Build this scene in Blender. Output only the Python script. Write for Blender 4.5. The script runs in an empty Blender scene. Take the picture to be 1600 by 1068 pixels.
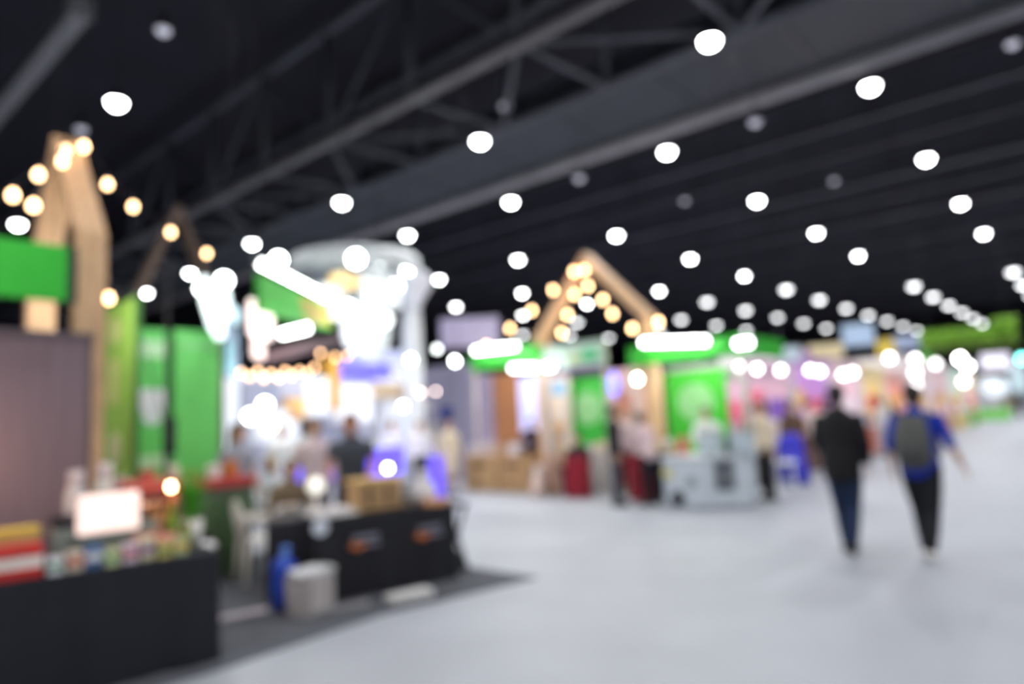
import bpy, bmesh, math, random
from mathutils import Vector, Matrix, noise
random.seed(7)
S = bpy.context.scene
COL = S.collection
PI = math.pi
V = Vector

# ------------------------------------------------------------------ camera, world, exposure
FPX, YAW, PITCH, ROLL, EYE = 1067.0, 0.7085, 0.1113, -0.0493, 1.6
_cy, _sy, _cp, _sp = math.cos(YAW), math.sin(YAW), math.cos(PITCH), math.sin(PITCH)
CF = V((_cy*_cp, _sy*_cp, _sp)); _R0 = V((_sy, -_cy, 0)); _U0 = _R0.cross(CF)
_cr, _sr = math.cos(ROLL), math.sin(ROLL)
CR = _cr*_R0 + _sr*_U0; CU = -_sr*_R0 + _cr*_U0
cam = bpy.data.cameras.new('camera'); co = bpy.data.objects.new('camera', cam); COL.objects.link(co)
cam.sensor_width = 36; cam.lens = 36*FPX/1600; cam.clip_start = .05; cam.clip_end = 400
m = Matrix((CR, CU, -CF)).transposed().to_4x4(); m.translation = V((0, 0, EYE)); co.matrix_world = m
SHARP = False
if not SHARP:
    cam.dof.use_dof = True; cam.dof.focus_distance = 0.366; cam.dof.aperture_fstop = 2.85; cam.dof.aperture_blades = 0
    cam.dof.aperture_ratio = 1.0
S.camera = co
W = bpy.data.worlds.new('world'); S.world = W; W.use_nodes = True
W.node_tree.nodes['Background'].inputs[0].default_value = (.16, .18, .24, 1)
W.node_tree.nodes['Background'].inputs[1].default_value = .12
S.view_settings.view_transform = 'Standard'; S.view_settings.look = 'None'
S.view_settings.gamma = 1; S.view_settings.exposure = 0.0; S.view_settings.use_curve_mapping = False
SPOT_W = 640.0
try:
    S.cycles.use_denoising = True; S.cycles.max_bounces = 6; S.cycles.diffuse_bounces = 3
    S.cycles.sample_clamp_indirect = 4; S.cycles.use_light_tree = True
    S.cycles.caustics_reflective = False; S.cycles.caustics_refractive = False
except Exception:
    pass

def spot(loc, power=None, size=2.75, blend=.35, col=(.97, .985, 1), rad=.15, direction=None):
    l = bpy.data.lights.new('lamp_and_fill_light', 'SPOT'); l.energy = power or SPOT_W; l.spot_size = size; l.spot_blend = blend
    l.color = col; l.shadow_soft_size = rad
    o = bpy.data.objects.new('lamp_and_fill_light', l); o.location = loc; COL.objects.link(o)
    if direction: o.rotation_euler = V(direction).to_track_quat('-Z', 'Y').to_euler()
    return o
def point(loc, power, col=(1, 1, 1), rad=.08):
    l = bpy.data.lights.new('booth_and_fill_light', 'POINT'); l.energy = power; l.color = col; l.shadow_soft_size = rad
    o = bpy.data.objects.new('booth_and_fill_light', l); o.location = loc; COL.objects.link(o); return o

# measured from the photograph: a viewing ray cut by the floor (or height z), by a plane x = X, or y = Y
def _ray(px, py): return CF + CR*((px-800)/FPX) + CU*((534-py)/FPX)
def G(px, py, z=0.0):
    d = _ray(px, py); return V((0, 0, EYE)) + d*((z-EYE)/d.z)
def PX(px, py, X):
    d = _ray(px, py); return V((0, 0, EYE)) + d*(X/d.x)
def PY(px, py, Y):
    d = _ray(px, py); return V((0, 0, EYE)) + d*(Y/d.y)
def PD(px, py, D):
    d = _ray(px, py); return V((0, 0, EYE)) + d*(D/math.hypot(d.x, d.y))

# ------------------------------------------------------------------ materials
def lin(c):
    return tuple(((v/255)/12.92 if v/255 <= .04045 else ((v/255+.055)/1.055)**2.4) for v in c)
_mats = {}
def mat(rgb, rough=.6, var=.12, scale=6.0, metal=0.0, emit=0.0, stretch=None, trans=0.0, bump=0.0):
    key = (tuple(rgb), rough, var, scale, metal, emit, stretch, trans, bump)
    if key in _mats: return _mats[key]
    mt = bpy.data.materials.new('surface'); mt.use_nodes = True
    nt = mt.node_tree; b = nt.nodes['Principled BSDF']
    c = lin(rgb)
    tc = nt.nodes.new('ShaderNodeTexCoord'); mp = nt.nodes.new('ShaderNodeMapping'); nz = nt.nodes.new('ShaderNodeTexNoise')
    rp = nt.nodes.new('ShaderNodeValToRGB')
    if stretch: mp.inputs['Scale'].default_value = stretch
    nz.inputs['Scale'].default_value = scale; nz.inputs['Detail'].default_value = 4
    nt.links.new(tc.outputs['Object'], mp.inputs['Vector']); nt.links.new(mp.outputs['Vector'], nz.inputs['Vector'])
    nt.links.new(nz.outputs['Fac'], rp.inputs['Fac'])
    rp.color_ramp.elements[0].position = .3; rp.color_ramp.elements[1].position = .7
    rp.color_ramp.elements[0].color = tuple(v*(1-var) for v in c)+(1,)
    rp.color_ramp.elements[1].color = tuple(min(1, v*(1+var)) for v in c)+(1,)
    nt.links.new(rp.outputs['Color'], b.inputs['Base Color'])
    b.inputs['Roughness'].default_value = rough; b.inputs['Metallic'].default_value = metal
    if trans: b.inputs['Transmission Weight'].default_value = trans
    if bump:
        bp = nt.nodes.new('ShaderNodeBump'); bp.inputs['Strength'].default_value = bump
        nt.links.new(nz.outputs['Fac'], bp.inputs['Height']); nt.links.new(bp.outputs['Normal'], b.inputs['Normal'])
    if emit:
        b.inputs['Emission Strength'].default_value = emit
        nt.links.new(rp.outputs['Color'], b.inputs['Emission Color'])
    _mats[key] = mt; return mt
def wood(rgb): return mat(rgb, .55, .22, 5, stretch=(6, 6, .6))
BLACK = mat((24, 24, 30), .85, .15); WHITE = mat((232, 232, 235), .5, .04); STEEL = mat((150, 152, 155), .35, .1, metal=.8)
WIRE = mat((16, 16, 20), .95); GREY = mat((120, 122, 128), .6); SKIN = mat((205, 158, 130), .55, .06); GREEN = mat((60, 178, 60), .5, .05)
WOODC = wood((214, 165, 118)); KRAFT = wood((196, 158, 112))

# ------------------------------------------------------------------ mesh helpers
class MB:
    def __init__(s): s.bm = bmesh.new()
    def _x(s, verts, loc, rot):
        if rot: bmesh.ops.transform(s.bm, matrix=rot if isinstance(rot, Matrix) else Matrix.Rotation(rot, 4, 'Z'), verts=verts)
        bmesh.ops.translate(s.bm, vec=V(loc), verts=verts)
    def box(s, c, d, rot=None, bev=.0, seg=2):
        r = bmesh.ops.create_cube(s.bm, size=1); vs = r['verts']
        bmesh.ops.scale(s.bm, vec=V(d), verts=vs)
        if bev:
            bev = min(bev, min(d)*.45)
            es = list({e for v in vs for e in v.link_edges})
            q = bmesh.ops.bevel(s.bm, geom=es, offset=bev, segments=seg, affect='EDGES', profile=.6)
            vs = list({v for f in q['faces'] for v in f.verts} | {v for v in vs if v.is_valid})
            vs = list({v for v in vs} | {w for v in vs for e in v.link_edges for w in e.verts})
        s._x(vs, c, rot); return s
    def bar(s, a, b, w, h=None, bev=0):
        a, b = V(a), V(b); d = b-a; L = d.length; h = h or w
        s.box((a+b)/2, (w, h, L), None, bev) if False else None
        q = d.to_track_quat('Z', 'Y').to_matrix().to_4x4()
        s.box((a+b)/2, (w, h, L), q, bev); return s
    def cyl(s, a, b, r0, r1=None, seg=20, caps=True):
        a, b = V(a), V(b); d = b-a; r1 = r0 if r1 is None else r1
        r = bmesh.ops.create_cone(s.bm, cap_ends=caps, segments=seg, radius1=max(r0, 1e-4), radius2=max(r1, 1e-4), depth=d.length)
        s._x(r['verts'], (a+b)/2, d.to_track_quat('Z', 'Y').to_matrix().to_4x4()); return s
    def ball(s, c, r, d=(1, 1, 1), seg=16, rot=None):
        q = bmesh.ops.create_uvsphere(s.bm, u_segments=seg, v_segments=max(6, seg*2//3), radius=r)
        bmesh.ops.scale(s.bm, vec=V(d), verts=q['verts']); s._x(q['verts'], c, rot); return s
    def lathe(s, prof, c=(0, 0, 0), seg=24, rot=None):
        rings = []; allv = []
        for r, z in prof:
            if r < 1e-4: vs = [s.bm.verts.new((0, 0, z))]
            else: vs = [s.bm.verts.new((r*math.cos(2*PI*k/seg), r*math.sin(2*PI*k/seg), z)) for k in range(seg)]
            rings.append(vs); allv += vs
        for A, B in zip(rings, rings[1:]):
            for k in range(seg):
                l = (k+1) % seg
                if len(A) == 1 and len(B) == 1: continue
                if len(A) == 1: s.bm.faces.new((A[0], B[l], B[k]))
                elif len(B) == 1: s.bm.faces.new((A[k], A[l], B[0]))
                else: s.bm.faces.new((A[k], A[l], B[l], B[k]))
        s._x(allv, c, rot); return s
    def tube(s, pts, r, seg=10):
        pts = [V(p) for p in pts]
        s.loft([(p, r, r) for p in pts], V((.13, .21, .97)), seg); return s
    def loft(s, pts, u, seg=14):
        n = len(pts); rings = []
        P = [V(p[0]) for p in pts]
        for i in range(n):
            t = (P[min(i+1, n-1)]-P[max(i-1, 0)]).normalized()
            uu = u - t*u.dot(t)
            if uu.length < .05: uu = V((1, .01, 0)) - t*t.x
            uu.normalize(); vv = t.cross(uu)
            rx, ry = pts[i][1], pts[i][2]
            def ring(c, k): return [s.bm.verts.new(c+uu*(rx*k*math.cos(2*PI*j/seg))+vv*(ry*k*math.sin(2*PI*j/seg))) for j in range(seg)]
            if i == 0:
                rr = min(rx, ry); tip = s.bm.verts.new(P[i]-t*rr*.62); rings += [[tip], ring(P[i]-t*rr*.4, .68)]
            rings.append(ring(P[i], 1))
            if i == n-1:
                rr = min(rx, ry); rings += [ring(P[i]+t*rr*.4, .68), [s.bm.verts.new(P[i]+t*rr*.62)]]
        for A, B in zip(rings, rings[1:]):
            for k in range(seg):
                l = (k+1) % seg
                if len(A) == 1: s.bm.faces.new((A[0], B[l], B[k]))
                elif len(B) == 1: s.bm.faces.new((A[k], A[l], B[0]))
                else: s.bm.faces.new((A[k], A[l], B[l], B[k]))
        return s
    def prism(s, poly, axis, a, b):
        # poly: 2-d outline; axis 'x','y','z' = extrusion axis
        def mk(p, t):
            return {'x': (t, p[0], p[1]), 'y': (p[0], t, p[1]), 'z': (p[0], p[1], t)}[axis]
        A = [s.bm.verts.new(mk(p, a)) for p in poly]; B = [s.bm.verts.new(mk(p, b)) for p in poly]
        n = len(poly); s.bm.faces.new(A); s.bm.faces.new(B[::-1])
        for k in range(n): s.bm.faces.new((A[k], B[k], B[(k+1) % n], A[(k+1) % n]))
        return s
    def mesh(s, name, smooth=False):
        bmesh.ops.recalc_face_normals(s.bm, faces=s.bm.faces)
        me = bpy.data.meshes.new(name); s.bm.to_mesh(me); s.bm.free()
        if smooth:
            for p in me.polygons: p.use_smooth = True
        return me
    def build(s, name, m, parent=None, smooth=False, loc=None, rz=None, voxel=None, auto=True):
        me = s.mesh(name, smooth)
        o = bpy.data.objects.new(name, me)
        if voxel:
            me.materials.clear()
            COL.objects.link(o)
            r = o.modifiers.new('r', 'REMESH'); r.mode = 'VOXEL'; r.voxel_size = voxel; r.use_smooth_shade = True
            sm = o.modifiers.new('s', 'SMOOTH'); sm.iterations = 3; sm.factor = .5
            dg = bpy.context.evaluated_depsgraph_get(); me2 = bpy.data.meshes.new_from_object(o.evaluated_get(dg))
            o.modifiers.clear(); o.data = me2; me2.name = name; bpy.data.meshes.remove(me); me = me2
            for p in me.polygons: p.use_smooth = True
        else: COL.objects.link(o)
        me.materials.append(m)
        if parent: o.parent = parent
        if loc is not None: o.location = loc
        if rz is not None: o.rotation_euler.z = rz
        return o

_labels = set()
def tag(o, label, cat, group=None, kind=None):
    if label in _labels: print('DUP LABEL', label)
    _labels.add(label)
    o['label'] = label; o['category'] = cat
    if group: o['group'] = group
    if kind: o['kind'] = kind
    return o
def thing(name, label, cat, loc=(0, 0, 0), rz=0, group=None, kind=None):
    o = bpy.data.objects.new(name, None); COL.objects.link(o); o.location = loc; o.rotation_euler = (0, 0, rz); o.empty_display_size = .1
    return tag(o, label, cat, group, kind)
def struct(o, label=None):
    o['kind'] = 'structure'
    if label: o['label'] = label
    return o
ORD = 'first second third fourth fifth sixth seventh eighth ninth tenth eleventh twelfth thirteenth fourteenth fifteenth sixteenth'.split()
def copy_tree(root, loc, rz, label, group=None):
    r = root.copy(); COL.objects.link(r); r.location = loc; r.rotation_euler = (0, 0, rz)
    r['label'] = label; _labels.add(label)
    if group: r['group'] = group
    for ch in list(root.children):
        c = ch.copy(); COL.objects.link(c); c.parent = r
        for g in list(ch.children):
            d = g.copy(); COL.objects.link(d); d.parent = c
    return r

# ------------------------------------------------------------------ setting
FLOORM = mat((165, 168, 177), .55, .05, 1.3)
MB().box((60, 18, -.1), (150, 130, .2)).build('floor', FLOORM)['kind'] = 'structure'
CEILM = mat((34, 33, 46), .9, .25, .3)
o = MB()
o.box((60, 18, 13.6), (150, 130, .2)); o.build('ceiling', CEILM)['kind'] = 'structure'
WALLM = mat((84, 84, 100), .9, .15, .4)
MB().box((135, 18, 6.75), (.3, 130, 13.5)).build('wall_far', WALLM)['kind'] = 'structure'
MB().box((60, 83, 6.75), (150, .3, 13.5)).build('wall_left', WALLM)['kind'] = 'structure'
BEAMM = mat((72, 72, 84), .7, .2, .5)
for k, (bx, bz, w) in enumerate([(24.6, 11.6, .3), (27.6, 11.2, .22), (32, 11.4, .45), (35.3, 11.5, .25), (39, 11.2, .45), (46, 11.3, .4), (53, 11.3, .4), (61, 11.2, .4), (70, 11.2, .4), (82, 11.2, .5)]):
    x = bx*1.08; m_ = MB()
    m_.box((x, 18, 12.9), (w, 128, .12)); m_.box((x, 18, 12.3), (.08, 128, 1.2)); m_.box((x, 18, 11.75), (w, 128, .12))
    struct(m_.build('trim_%d' % (k+1), BEAMM), 'dark steel roof girder crossing under the ceiling')

# main roof truss (crosses the hall along y)
TRM = mat((120, 118, 122), .55, .15, 1.0)
TRD = mat((84, 86, 96), .6, .15, 1.0)
tr = thing('roof_truss', 'long grey steel box truss crossing the hall under the dark ceiling', 'roof truss', (10.85, 25, 9.6))
def TL(x, y, z): return (x-10.85, y-25, z-9.6)
XA, XB, ZL, ZU = 10.85, 14.3, 9.6, 12.9
for x, z, r, mm in [(XA, ZL, .16, TRM), (XB, ZL+.25, .15, TRD), (XA, ZU, .15, TRD), (XB, ZU, .15, TRD)]:
    MB().cyl(TL(x, -6, z), TL(x, 60, z), r, seg=12).build('chord', mm, tr, True)
yy = [1.7+3.5*k for k in range(16)]
for i, y in enumerate(yy):
    MB().cyl(TL(XA, y, ZL), TL(XA, y, ZU), .09, seg=8).build('brace', TRD, tr, True)
    MB().cyl(TL(XB, y, ZL+.25), TL(XB, y-.2, ZU), .09, seg=8).build('brace', TRD, tr, True)
    MB().cyl(TL(XA, y, ZL), TL(XB, y, ZL+.25), .08, seg=8).build('brace', TRD, tr, True)
    if i < 15:
        if i % 2 == 0: MB().cyl(TL(XA, y, ZL), TL(XB, y+3.5, ZL+.25), .07, seg=8).build('brace', TRD, tr, True)
        else: MB().cyl(TL(XB, y, ZL+.25), TL(XA, y+3.5, ZL), .07, seg=8).build('brace', TRD, tr, True)
        MB().cyl(TL(XA, y+3.5 if i % 2 else y, ZL), TL(XA, y if i % 2 else y+3.5, ZU), .05, seg=8).build('brace', TRD, tr, True)
# air duct beside it with a paler pipe on its far lower edge
dc = thing('air_duct', 'wide flat grey air duct running beside the roof truss', 'duct', (16.1, 25, 9.9))
MB().box((0, 0, .45), (3.0, 62, .9), bev=.1).build('duct_body', mat((52, 57, 66), .6, .2, .5), dc)
for k in range(20): MB().box((0, -30+k*3.15, .45), (3.08, .1, .98)).build('flange', mat((60, 65, 73), .5), dc)
MB().cyl((1.65, -31, -.12), (1.65, 31, -.12), .21, seg=14).build('edge_pipe', mat((165, 162, 168), .5, .1, .6), dc, True)
# end of another duct, top left
d2 = thing('air_duct', 'narrow grey duct ending high up in the top left corner', 'duct', (4.1, 18.5, 9.75))
MB().box((0, 0, 0), (.36, 9.2, .36), bev=.05).build('duct_body', mat((125, 124, 130), .5), d2)
MB().box((0, -4.62, 0), (.42, .06, .42)).build('end_cap', mat((140, 140, 146), .5), d2)
for k in (-1, 1): MB().cyl((0, k*2.5, .17), (0, k*2.5, 3.73), .012, seg=6).build('hanger', STEEL, d2)
# hall column end with tie beams behind the first booths
nd = PX(290, 352, 10.85)

# ------------------------------------------------------------------ ceiling lamps
LENS = mat((250, 253, 255), .4, .02, emit=34.0)
LENSF = mat((250, 252, 255), .4, .02, emit=7.0)
DIM = mat((200, 200, 215), .3, .02, emit=.9)  # weak glow imitates bounced light on the unlit lenses
HOUS = mat((60, 62, 68), .4)
def fit_rod(t):   # the rod reaches the ceiling, or the duct where that is in the way
    for c in t.children:
        if c.name.startswith('rod'):
            c.location.z = .33; c.scale.z = (9.89 if 14.55 < t.location.x < 17.95 and t.location.z < 9.5 else 13.5)-t.location.z-.33
def lamp_copy(proto, loc, rz, lab):
    t = copy_tree(proto, loc, rz, lab); fit_rod(t); return t
def make_lamp(label, loc, lens, r=.19):
    t = thing('ceiling_lamp', label, 'ceiling lamp', loc, 0, 'round high-bay lamps over the hall')
    MB().lathe([(0, .34), (.07, .34), (.09, .2), (r*.9, .12), (r*1.05, 0), (r*1.0, 0), (r*.8, .09), (0, .11)], seg=20).build('housing', HOUS, t, True)
    MB().lathe([(0, -r*.75), (r*.5, -r*.66), (r*.85, -r*.36), (r*.98, .005), (0, .03)], seg=20).build('lens', lens, t, True)
    rod = MB().cyl((0, 0, 0), (0, 0, 1), .012, seg=6).build('rod', HOUS, t); fit_rod(t)
    return t
protoL = protoF = protoU = None
rowsY = [3.67, 9.45, 15.9, 21.76, 27.62, 33.71, 39.8]
seen = {0: [0, 1, 2, 3, 5, 6, 7], 1: [0, 1, 2, 3, 5, 6, 7, 8, 9, 10], 2: list(range(11)), 3: [0, 1, 3, 4, 5, 6, 7, 8, 9], 4: [1, 2, 3, 5, 6, 7], 5: [1, 2, 3, 4, 6], 6: [1, 3, 5]}
ROWW = ['rightmost row', 'second row from the right', 'third row from the right', 'fourth row from the right', 'fifth row from the right', 'sixth row from the right', 'seventh row from the right']
for j, y in enumerate(rowsY):
    k = 0
    for i in range(11):
        x = 18.88+7.3*i
        if i in seen[j]:
            lab = 'lit round hanging lamp, %s lamp from the duct along the %s' % (ORD[k], ROWW[j]); k += 1
            loc = (x, y, 9.6)
            if i < 4:
                if protoL is None: protoL = make_lamp(lab, loc, LENS)
                else: lamp_copy(protoL, loc, 0, lab)
            else:
                if protoF is None: protoF = make_lamp(lab, loc, LENSF, .32)
                else: lamp_copy(protoF, loc, 0, lab)
        if (i < 8 and j < 6) or (i in (8, 10) and j in (0, 2, 4)): spot((x, y, 9.42), SPOT_W*(1.9 if j == 0 and i > 2 else 1))  # far spots boosted, some added without lamps, to lift far floor and walls
for k, p in enumerate([(1109, 64), (750, 220), (534, 316), (394, 380), (297, 426), (229, 457), (172, 484)]):
    q = G(*p, 9.3); lamp_copy(protoL, (q.x, q.y, 9.3), 0, 'lit round lamp hung under the roof truss, %s of its line from the right' % ORD[k])
    if k < 5: spot((q.x, q.y, 9.1))
for p, lab in [((182, 160), 'very bright round lamp high on the left above the wooden gable'), ((85, 276), 'bright white lamp shining behind the warm bulbs left of the wooden gable'),
               ((28, 350), 'bright white lamp above the green sign at the far left edge')]:
    q = G(*p, 9.6); lamp_copy(protoL, (q.x, q.y, 9.6), 0, lab); spot((q.x, q.y, 9.42))
for p, lab in [((319, 519), 'distant lamp low above the plain green panel'), ((96, 519), 'distant lamp low above the taupe backdrop'), ((683, 544), 'distant lamp right of the white tower pillar'),
               ((817, 522), 'distant lamp just above the left green fascia'), ((951, 527), 'distant lamp between the two wooden rafters\' feet')]:
    q = G(*p, 9.6); lamp_copy(protoF, (q.x, q.y, 9.6), 0, lab)
for k, p in enumerate([(1582, 68), (1180, 190), (1303, 282), (905, 278), (1070, 313), (255, 47), (127, 202), (1255, 505), (1215, 519), (790, 165)]):
    words = ['in the top right corner', 'just below the duct, right of the middle', 'above the third lamp row on the right', 'below the duct over the far wooden gable', 'right above the far wooden gable', 'at the top left, above the brightest lamp', 'over the peak of the near wooden gable', 'low over the pink stands, right one', 'low over the pink stands, left one', 'inside the roof truss']
    q = G(*p, (10.4, 9.1, 10.4, 9.1, 10.4, 10.4, 10.4, 9.6, 9.6, 10.4)[k]); lab = 'unlit round ceiling fixture ' + words[k]
    if protoU is None: protoU = make_lamp(lab, tuple(q), DIM, .15)
    else: lamp_copy(protoU, q, 0, lab)
for x, y in [(108, 10), (108, 35), (90, 55), (60, 60), (30, 60), (-10, 4), (-10, -3), (4.3, -9), (-3, -9), (11.6, -14), (3, -15), (18.9, -15), (18.9, -2.5), (26.2, -2.5), (33.5, -2.5), (18.9, -9), (11.6, -1.5), (11.6, -8), (4.3, -2), (4.3, 4.4), (4.3, 11), (11.3, 11), (-3, 4), (-3, -2), (-3, 11), (40.8, -2.5), (48, -2.5), (56, -2.5), (63, -2.5)]:
    spot((x, y, 9.4), SPOT_W*(2.0 if x > 40 else .85))  # no fixtures: unseen hall lamps, plus spots added to brighten far and upright surfaces

# ------------------------------------------------------------------ people
def make_person(label, loc, yaw, H=1.7, pose='stand', top=(40, 40, 46), bottom=(30, 32, 44), shoe=(30, 30, 30), hair=(25, 20, 18), long_hair=False, sleeves='long', vox=.016, skin=None, coat=False, arms=None, skirt=False, cap=None):
    k = H/1.7
    t = thing('person', label, 'person', loc, yaw)
    sk = skin or SKIN
    sit = pose == 'sit'
    hz = .5 if sit else .92
    lean = {'stand': 0, 'walk': .03, 'walk2': .04, 'sit': .1, 'serve': .22, 'bend': .5}[pose]
    def T(x, y, z):   # torso point, z above hip, leaning forward
        return V((x*math.cos(lean)+z*math.sin(lean), y, hz-x*math.sin(lean)+z*math.cos(lean)))*k
    legs = []
    for s in (-1, 1):
        hip = V((0, s*.09, hz))
        if sit: kn, an = V((.43, s*.13, .50)), V((.42, s*.13, .09))
        elif pose == 'walk': kn, an = (V((.10, s*.07, .49)), V((.13, s*.05, .09))) if s > 0 else (V((.05, s*.07, .49)), V((-.14, s*.055, .12)))
        elif pose == 'walk2': kn, an = (V((.14, s*.065, .50)), V((.16, s*.04, .09))) if s > 0 else (V((.0, s*.07, .48)), V((-.17, s*.045, .14)))
        else: kn, an = V((.015, s*.11, .48)), V((-.01, s*.115, .09))
        legs.append((hip*k, kn*k, an*k))
    A = arms or {'stand': [(-.02, .25, .22, .05, .29, -.04)]*2, 'walk': [(-.09, .25, .23, .0, .30, -.03), (.02, .25, .23, .14, .29, .0)],
                 'walk2': [(-.06, .27, .24, .02, .36, .0), (-.04, .235, .22, .08, .25, -.03)], 'sit': [(.1, .25, .24, .32, .17, .16)]*2,
                 'serve': [(.08, .25, .24, .32, .2, .2)]*2, 'bend': [(.1, .24, .24, .34, .18, .1)]*2}[pose]
    arm = []
    for s, a in zip((-1, 1), A):
        sh = T(0, s*.185, .475); el = T(a[0], s*a[1], a[2]); wr = T(a[3], s*a[4], a[5]); arm.append((s, sh, el, wr))
    m = MB()
    def torso(m, inf=0.0, low=-.07, high=None):
        R = [(-.07, .09, .145), (.03, .112, .165), (.15, .095, .14), (.28, .105, .152), (.40, .108, .17), (.48, .09, .16), (.525, .06, .085)]
        L = [(T(0, 0, z), (rx+inf)*k, (ry+inf)*k) for z, rx, ry in R if z >= low]
        m.loft(L, V((1, 0, 0)), 20)
    torso(m)
    m.loft([(T(.0, 0, .48), .055*k, .06*k), (T(.012, 0, .58), .05*k, .052*k), (T(.02, 0, .64), .05*k, .05*k)], V((1, 0, 0)))
    hc = T(.025, 0, .68+.02)
    # head with brow, nose, lips, chin and ears
    hh = lambda x, y, z: hc+V((x, y, z))*k
    m.loft([(hh(.012, 0, -.115), .035*k, .03*k), (hh(.012, 0, -.085), .068*k, .052*k), (hh(.004, 0, -.04), .088*k, .068*k), (hh(0, 0, .01), .095*k, .075*k), (hh(-.004, 0, .055), .092*k, .073*k), (hh(-.008, 0, .09), .06*k, .05*k)], V((1, 0, 0)), 20)
    m.loft([(hh(.088, 0, .02), .008*k, .008*k), (hh(.107, 0, -.028), .013*k, .014*k)], V((1, 0, 0)), 8)
    m.ball(hh(.083, 0, -.062), .014*k, (.8, 1.7, .7), 10); m.ball(hh(.078, 0, -.1), .02*k, (.9, 1.1, .8), 10); m.ball(hh(.084, 0, .032), .014*k, (.7, 3.0, .5), 10)
    for s in (-1, 1): m.ball(hh(-.005, s*.076, -.012), .025*k, (.7, .3, 1.1), 10)
    for hip, kn, an in legs:
        m.loft([(hip, .085*k, .08*k), (hip*.5+kn*.5, .075*k, .072*k), (kn, .052*k, .05*k), (kn*.65+an*.35, .052*k, .05*k), (an, .034*k, .034*k)], V((0, 1, 0)), 12)
        m.loft([(an+V((-.03, 0, -.045))*k, .036*k, .034*k), (an+V((.09, 0, -.06))*k, .04*k, .025*k), (an+V((.16, 0, -.065))*k, .03*k, .018*k)], V((0, 1, 0)), 10)
    for s, sh, el, wr in arm:
        m.loft([(sh, .05*k, .05*k), (sh*.5+el*.5, .043*k, .043*k), (el, .036*k, .036*k), (el*.6+wr*.4, .035*k, .035*k), (wr, .024*k, .026*k)], V((0, 1, 0)), 12)
        d = (wr-el).normalized(); n = V((0, s, 0)); n = (n-d*n.dot(d)).normalized(); w = d.cross(n)   # n = back of the hand, w = across the palm
        if w.x < 0: w = -w
        pc = wr+d*.09*k
        m.loft([(wr, .025*k, .015*k), (wr+d*.045*k, .038*k, .014*k), (pc, .04*k, .012*k)], w, 10)
        for q, (off, ln) in enumerate([(.03, .066), (.010, .076), (-.010, .07), (-.029, .055)]):
            b = pc+w*off*k-d*.01*k; c1 = b+(d-n*.25).normalized()*ln*.55*k; c2 = c1+(d-n*.9).normalized()*ln*.5*k
            m.loft([(b, .0088*k, .0088*k), (c1, .008*k, .008*k), (c2, .0068*k, .0068*k)], w, 6)
        b = wr+d*.03*k+w*.026*k; m.loft([(b, .012*k, .012*k), (b+(w*.8+d*.6-n*.3).normalized()*.035*k, .010*k, .010*k), (b+(w*.75+d*.9-n*.6).normalized()*.062*k, .008*k, .008*k)], n, 6)
    m.build('body', sk, t, True, voxel=min(vox, .009) if vox < .012 else vox)
    # top garment
    m = MB(); inf = .02 if not coat else .035
    torso(m, inf, -.07); 
    if coat: m.loft([(T(-.01, 0, -.14), .13*k, .19*k), (T(-.01, 0, .1), .13*k, .175*k)], V((1, 0, 0)), 20)
    for s, sh, el, wr in arm:
        if sleeves == 'long': m.loft([(sh, .058*k, .058*k), (sh*.5+el*.5, .06*k, .06*k), (el, .054*k, .054*k), (wr*.93+el*.07, .042*k, .042*k)], V((0, 1, 0)), 12)
        elif sleeves == 'elbow': m.loft([(sh, .058*k, .058*k), (sh*.5+el*.5, .058*k, .058*k), (el, .052*k, .052*k), (el*.8+wr*.2, .05*k, .05*k)], V((0, 1, 0)), 12)
        else: m.loft([(sh, .057*k, .057*k), (sh*.45+el*.55, .055*k, .055*k)], V((0, 1, 0)), 12)
    m.loft([(T(0, 0, .5), .07*k, .08*k), (T(.005, 0, .565), .062*k, .066*k)], V((1, 0, 0)), 14)
    m.build('jacket' if coat else 'shirt', mat(top, .85, .12, 14), t, True, voxel=vox)
    m = MB()
    if skirt: m.loft([(V((0, 0, hz-.42))*k, .17*k, .2*k), (V((0, 0, hz-.1))*k, .15*k, .19*k), (V((0, 0, hz+.08))*k, .12*k, .16*k)], V((1, 0, 0)), 20)
    else:
        m.loft([(T(0, 0, -.06), .11*k, .165*k), (T(0, 0, .1), .11*k, .16*k)], V((1, 0, 0)), 20)
        for hip, kn, an in legs:
            m.loft([(hip, .1*k, .095*k), (hip*.5+kn*.5, .092*k, .088*k), (kn, .07*k, .068*k), (kn*.5+an*.5, .065*k, .062*k), (an+V((0, 0, .01)), .052*k, .052*k)], V((0, 1, 0)), 12)
    m.build('skirt' if skirt else 'trousers', mat(bottom, .85, .15, 14), t, True, voxel=vox)
    for hip, kn, an in legs:
        m = MB(); m.loft([(an+V((-.045, 0, -.045))*k, .04*k, .046*k), (an+V((.05, 0, -.04))*k, .045*k, .05*k), (an+V((.13, 0, -.058))*k, .046*k, .034*k), (an+V((.18, 0, -.066))*k, .035*k, .024*k)], V((0, 1, 0)), 12)
        m.build('shoe', mat(shoe, .5, .08), t, True)
    m = MB()
    m.ball(hh(-.02, 0, .03), .1*k, (1.06, .87, .98), 18)
    m.ball(hh(.03, 0, .085), .06*k, (1.1, 1.15, .6), 14)
    for s in (-1, 1): m.ball(hh(-.01, s*.07, .02), .04*k, (1, .5, 1.1), 10)
    if long_hair: m.loft([(hh(-.05, 0, .02), .06*k, .082*k), (hh(-.075, 0, -.1), .045*k, .085*k), (hh(-.085, 0, -.23), .03*k, .075*k)], V((1, 0, 0)), 14)
    else: m.ball(hh(-.05, 0, -.04), .07*k, (.8, .95, 1.0), 14)
    m.build('hair', mat(hair, .6, .2, 30), t, True, voxel=max(.01, vox*.8))
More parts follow.
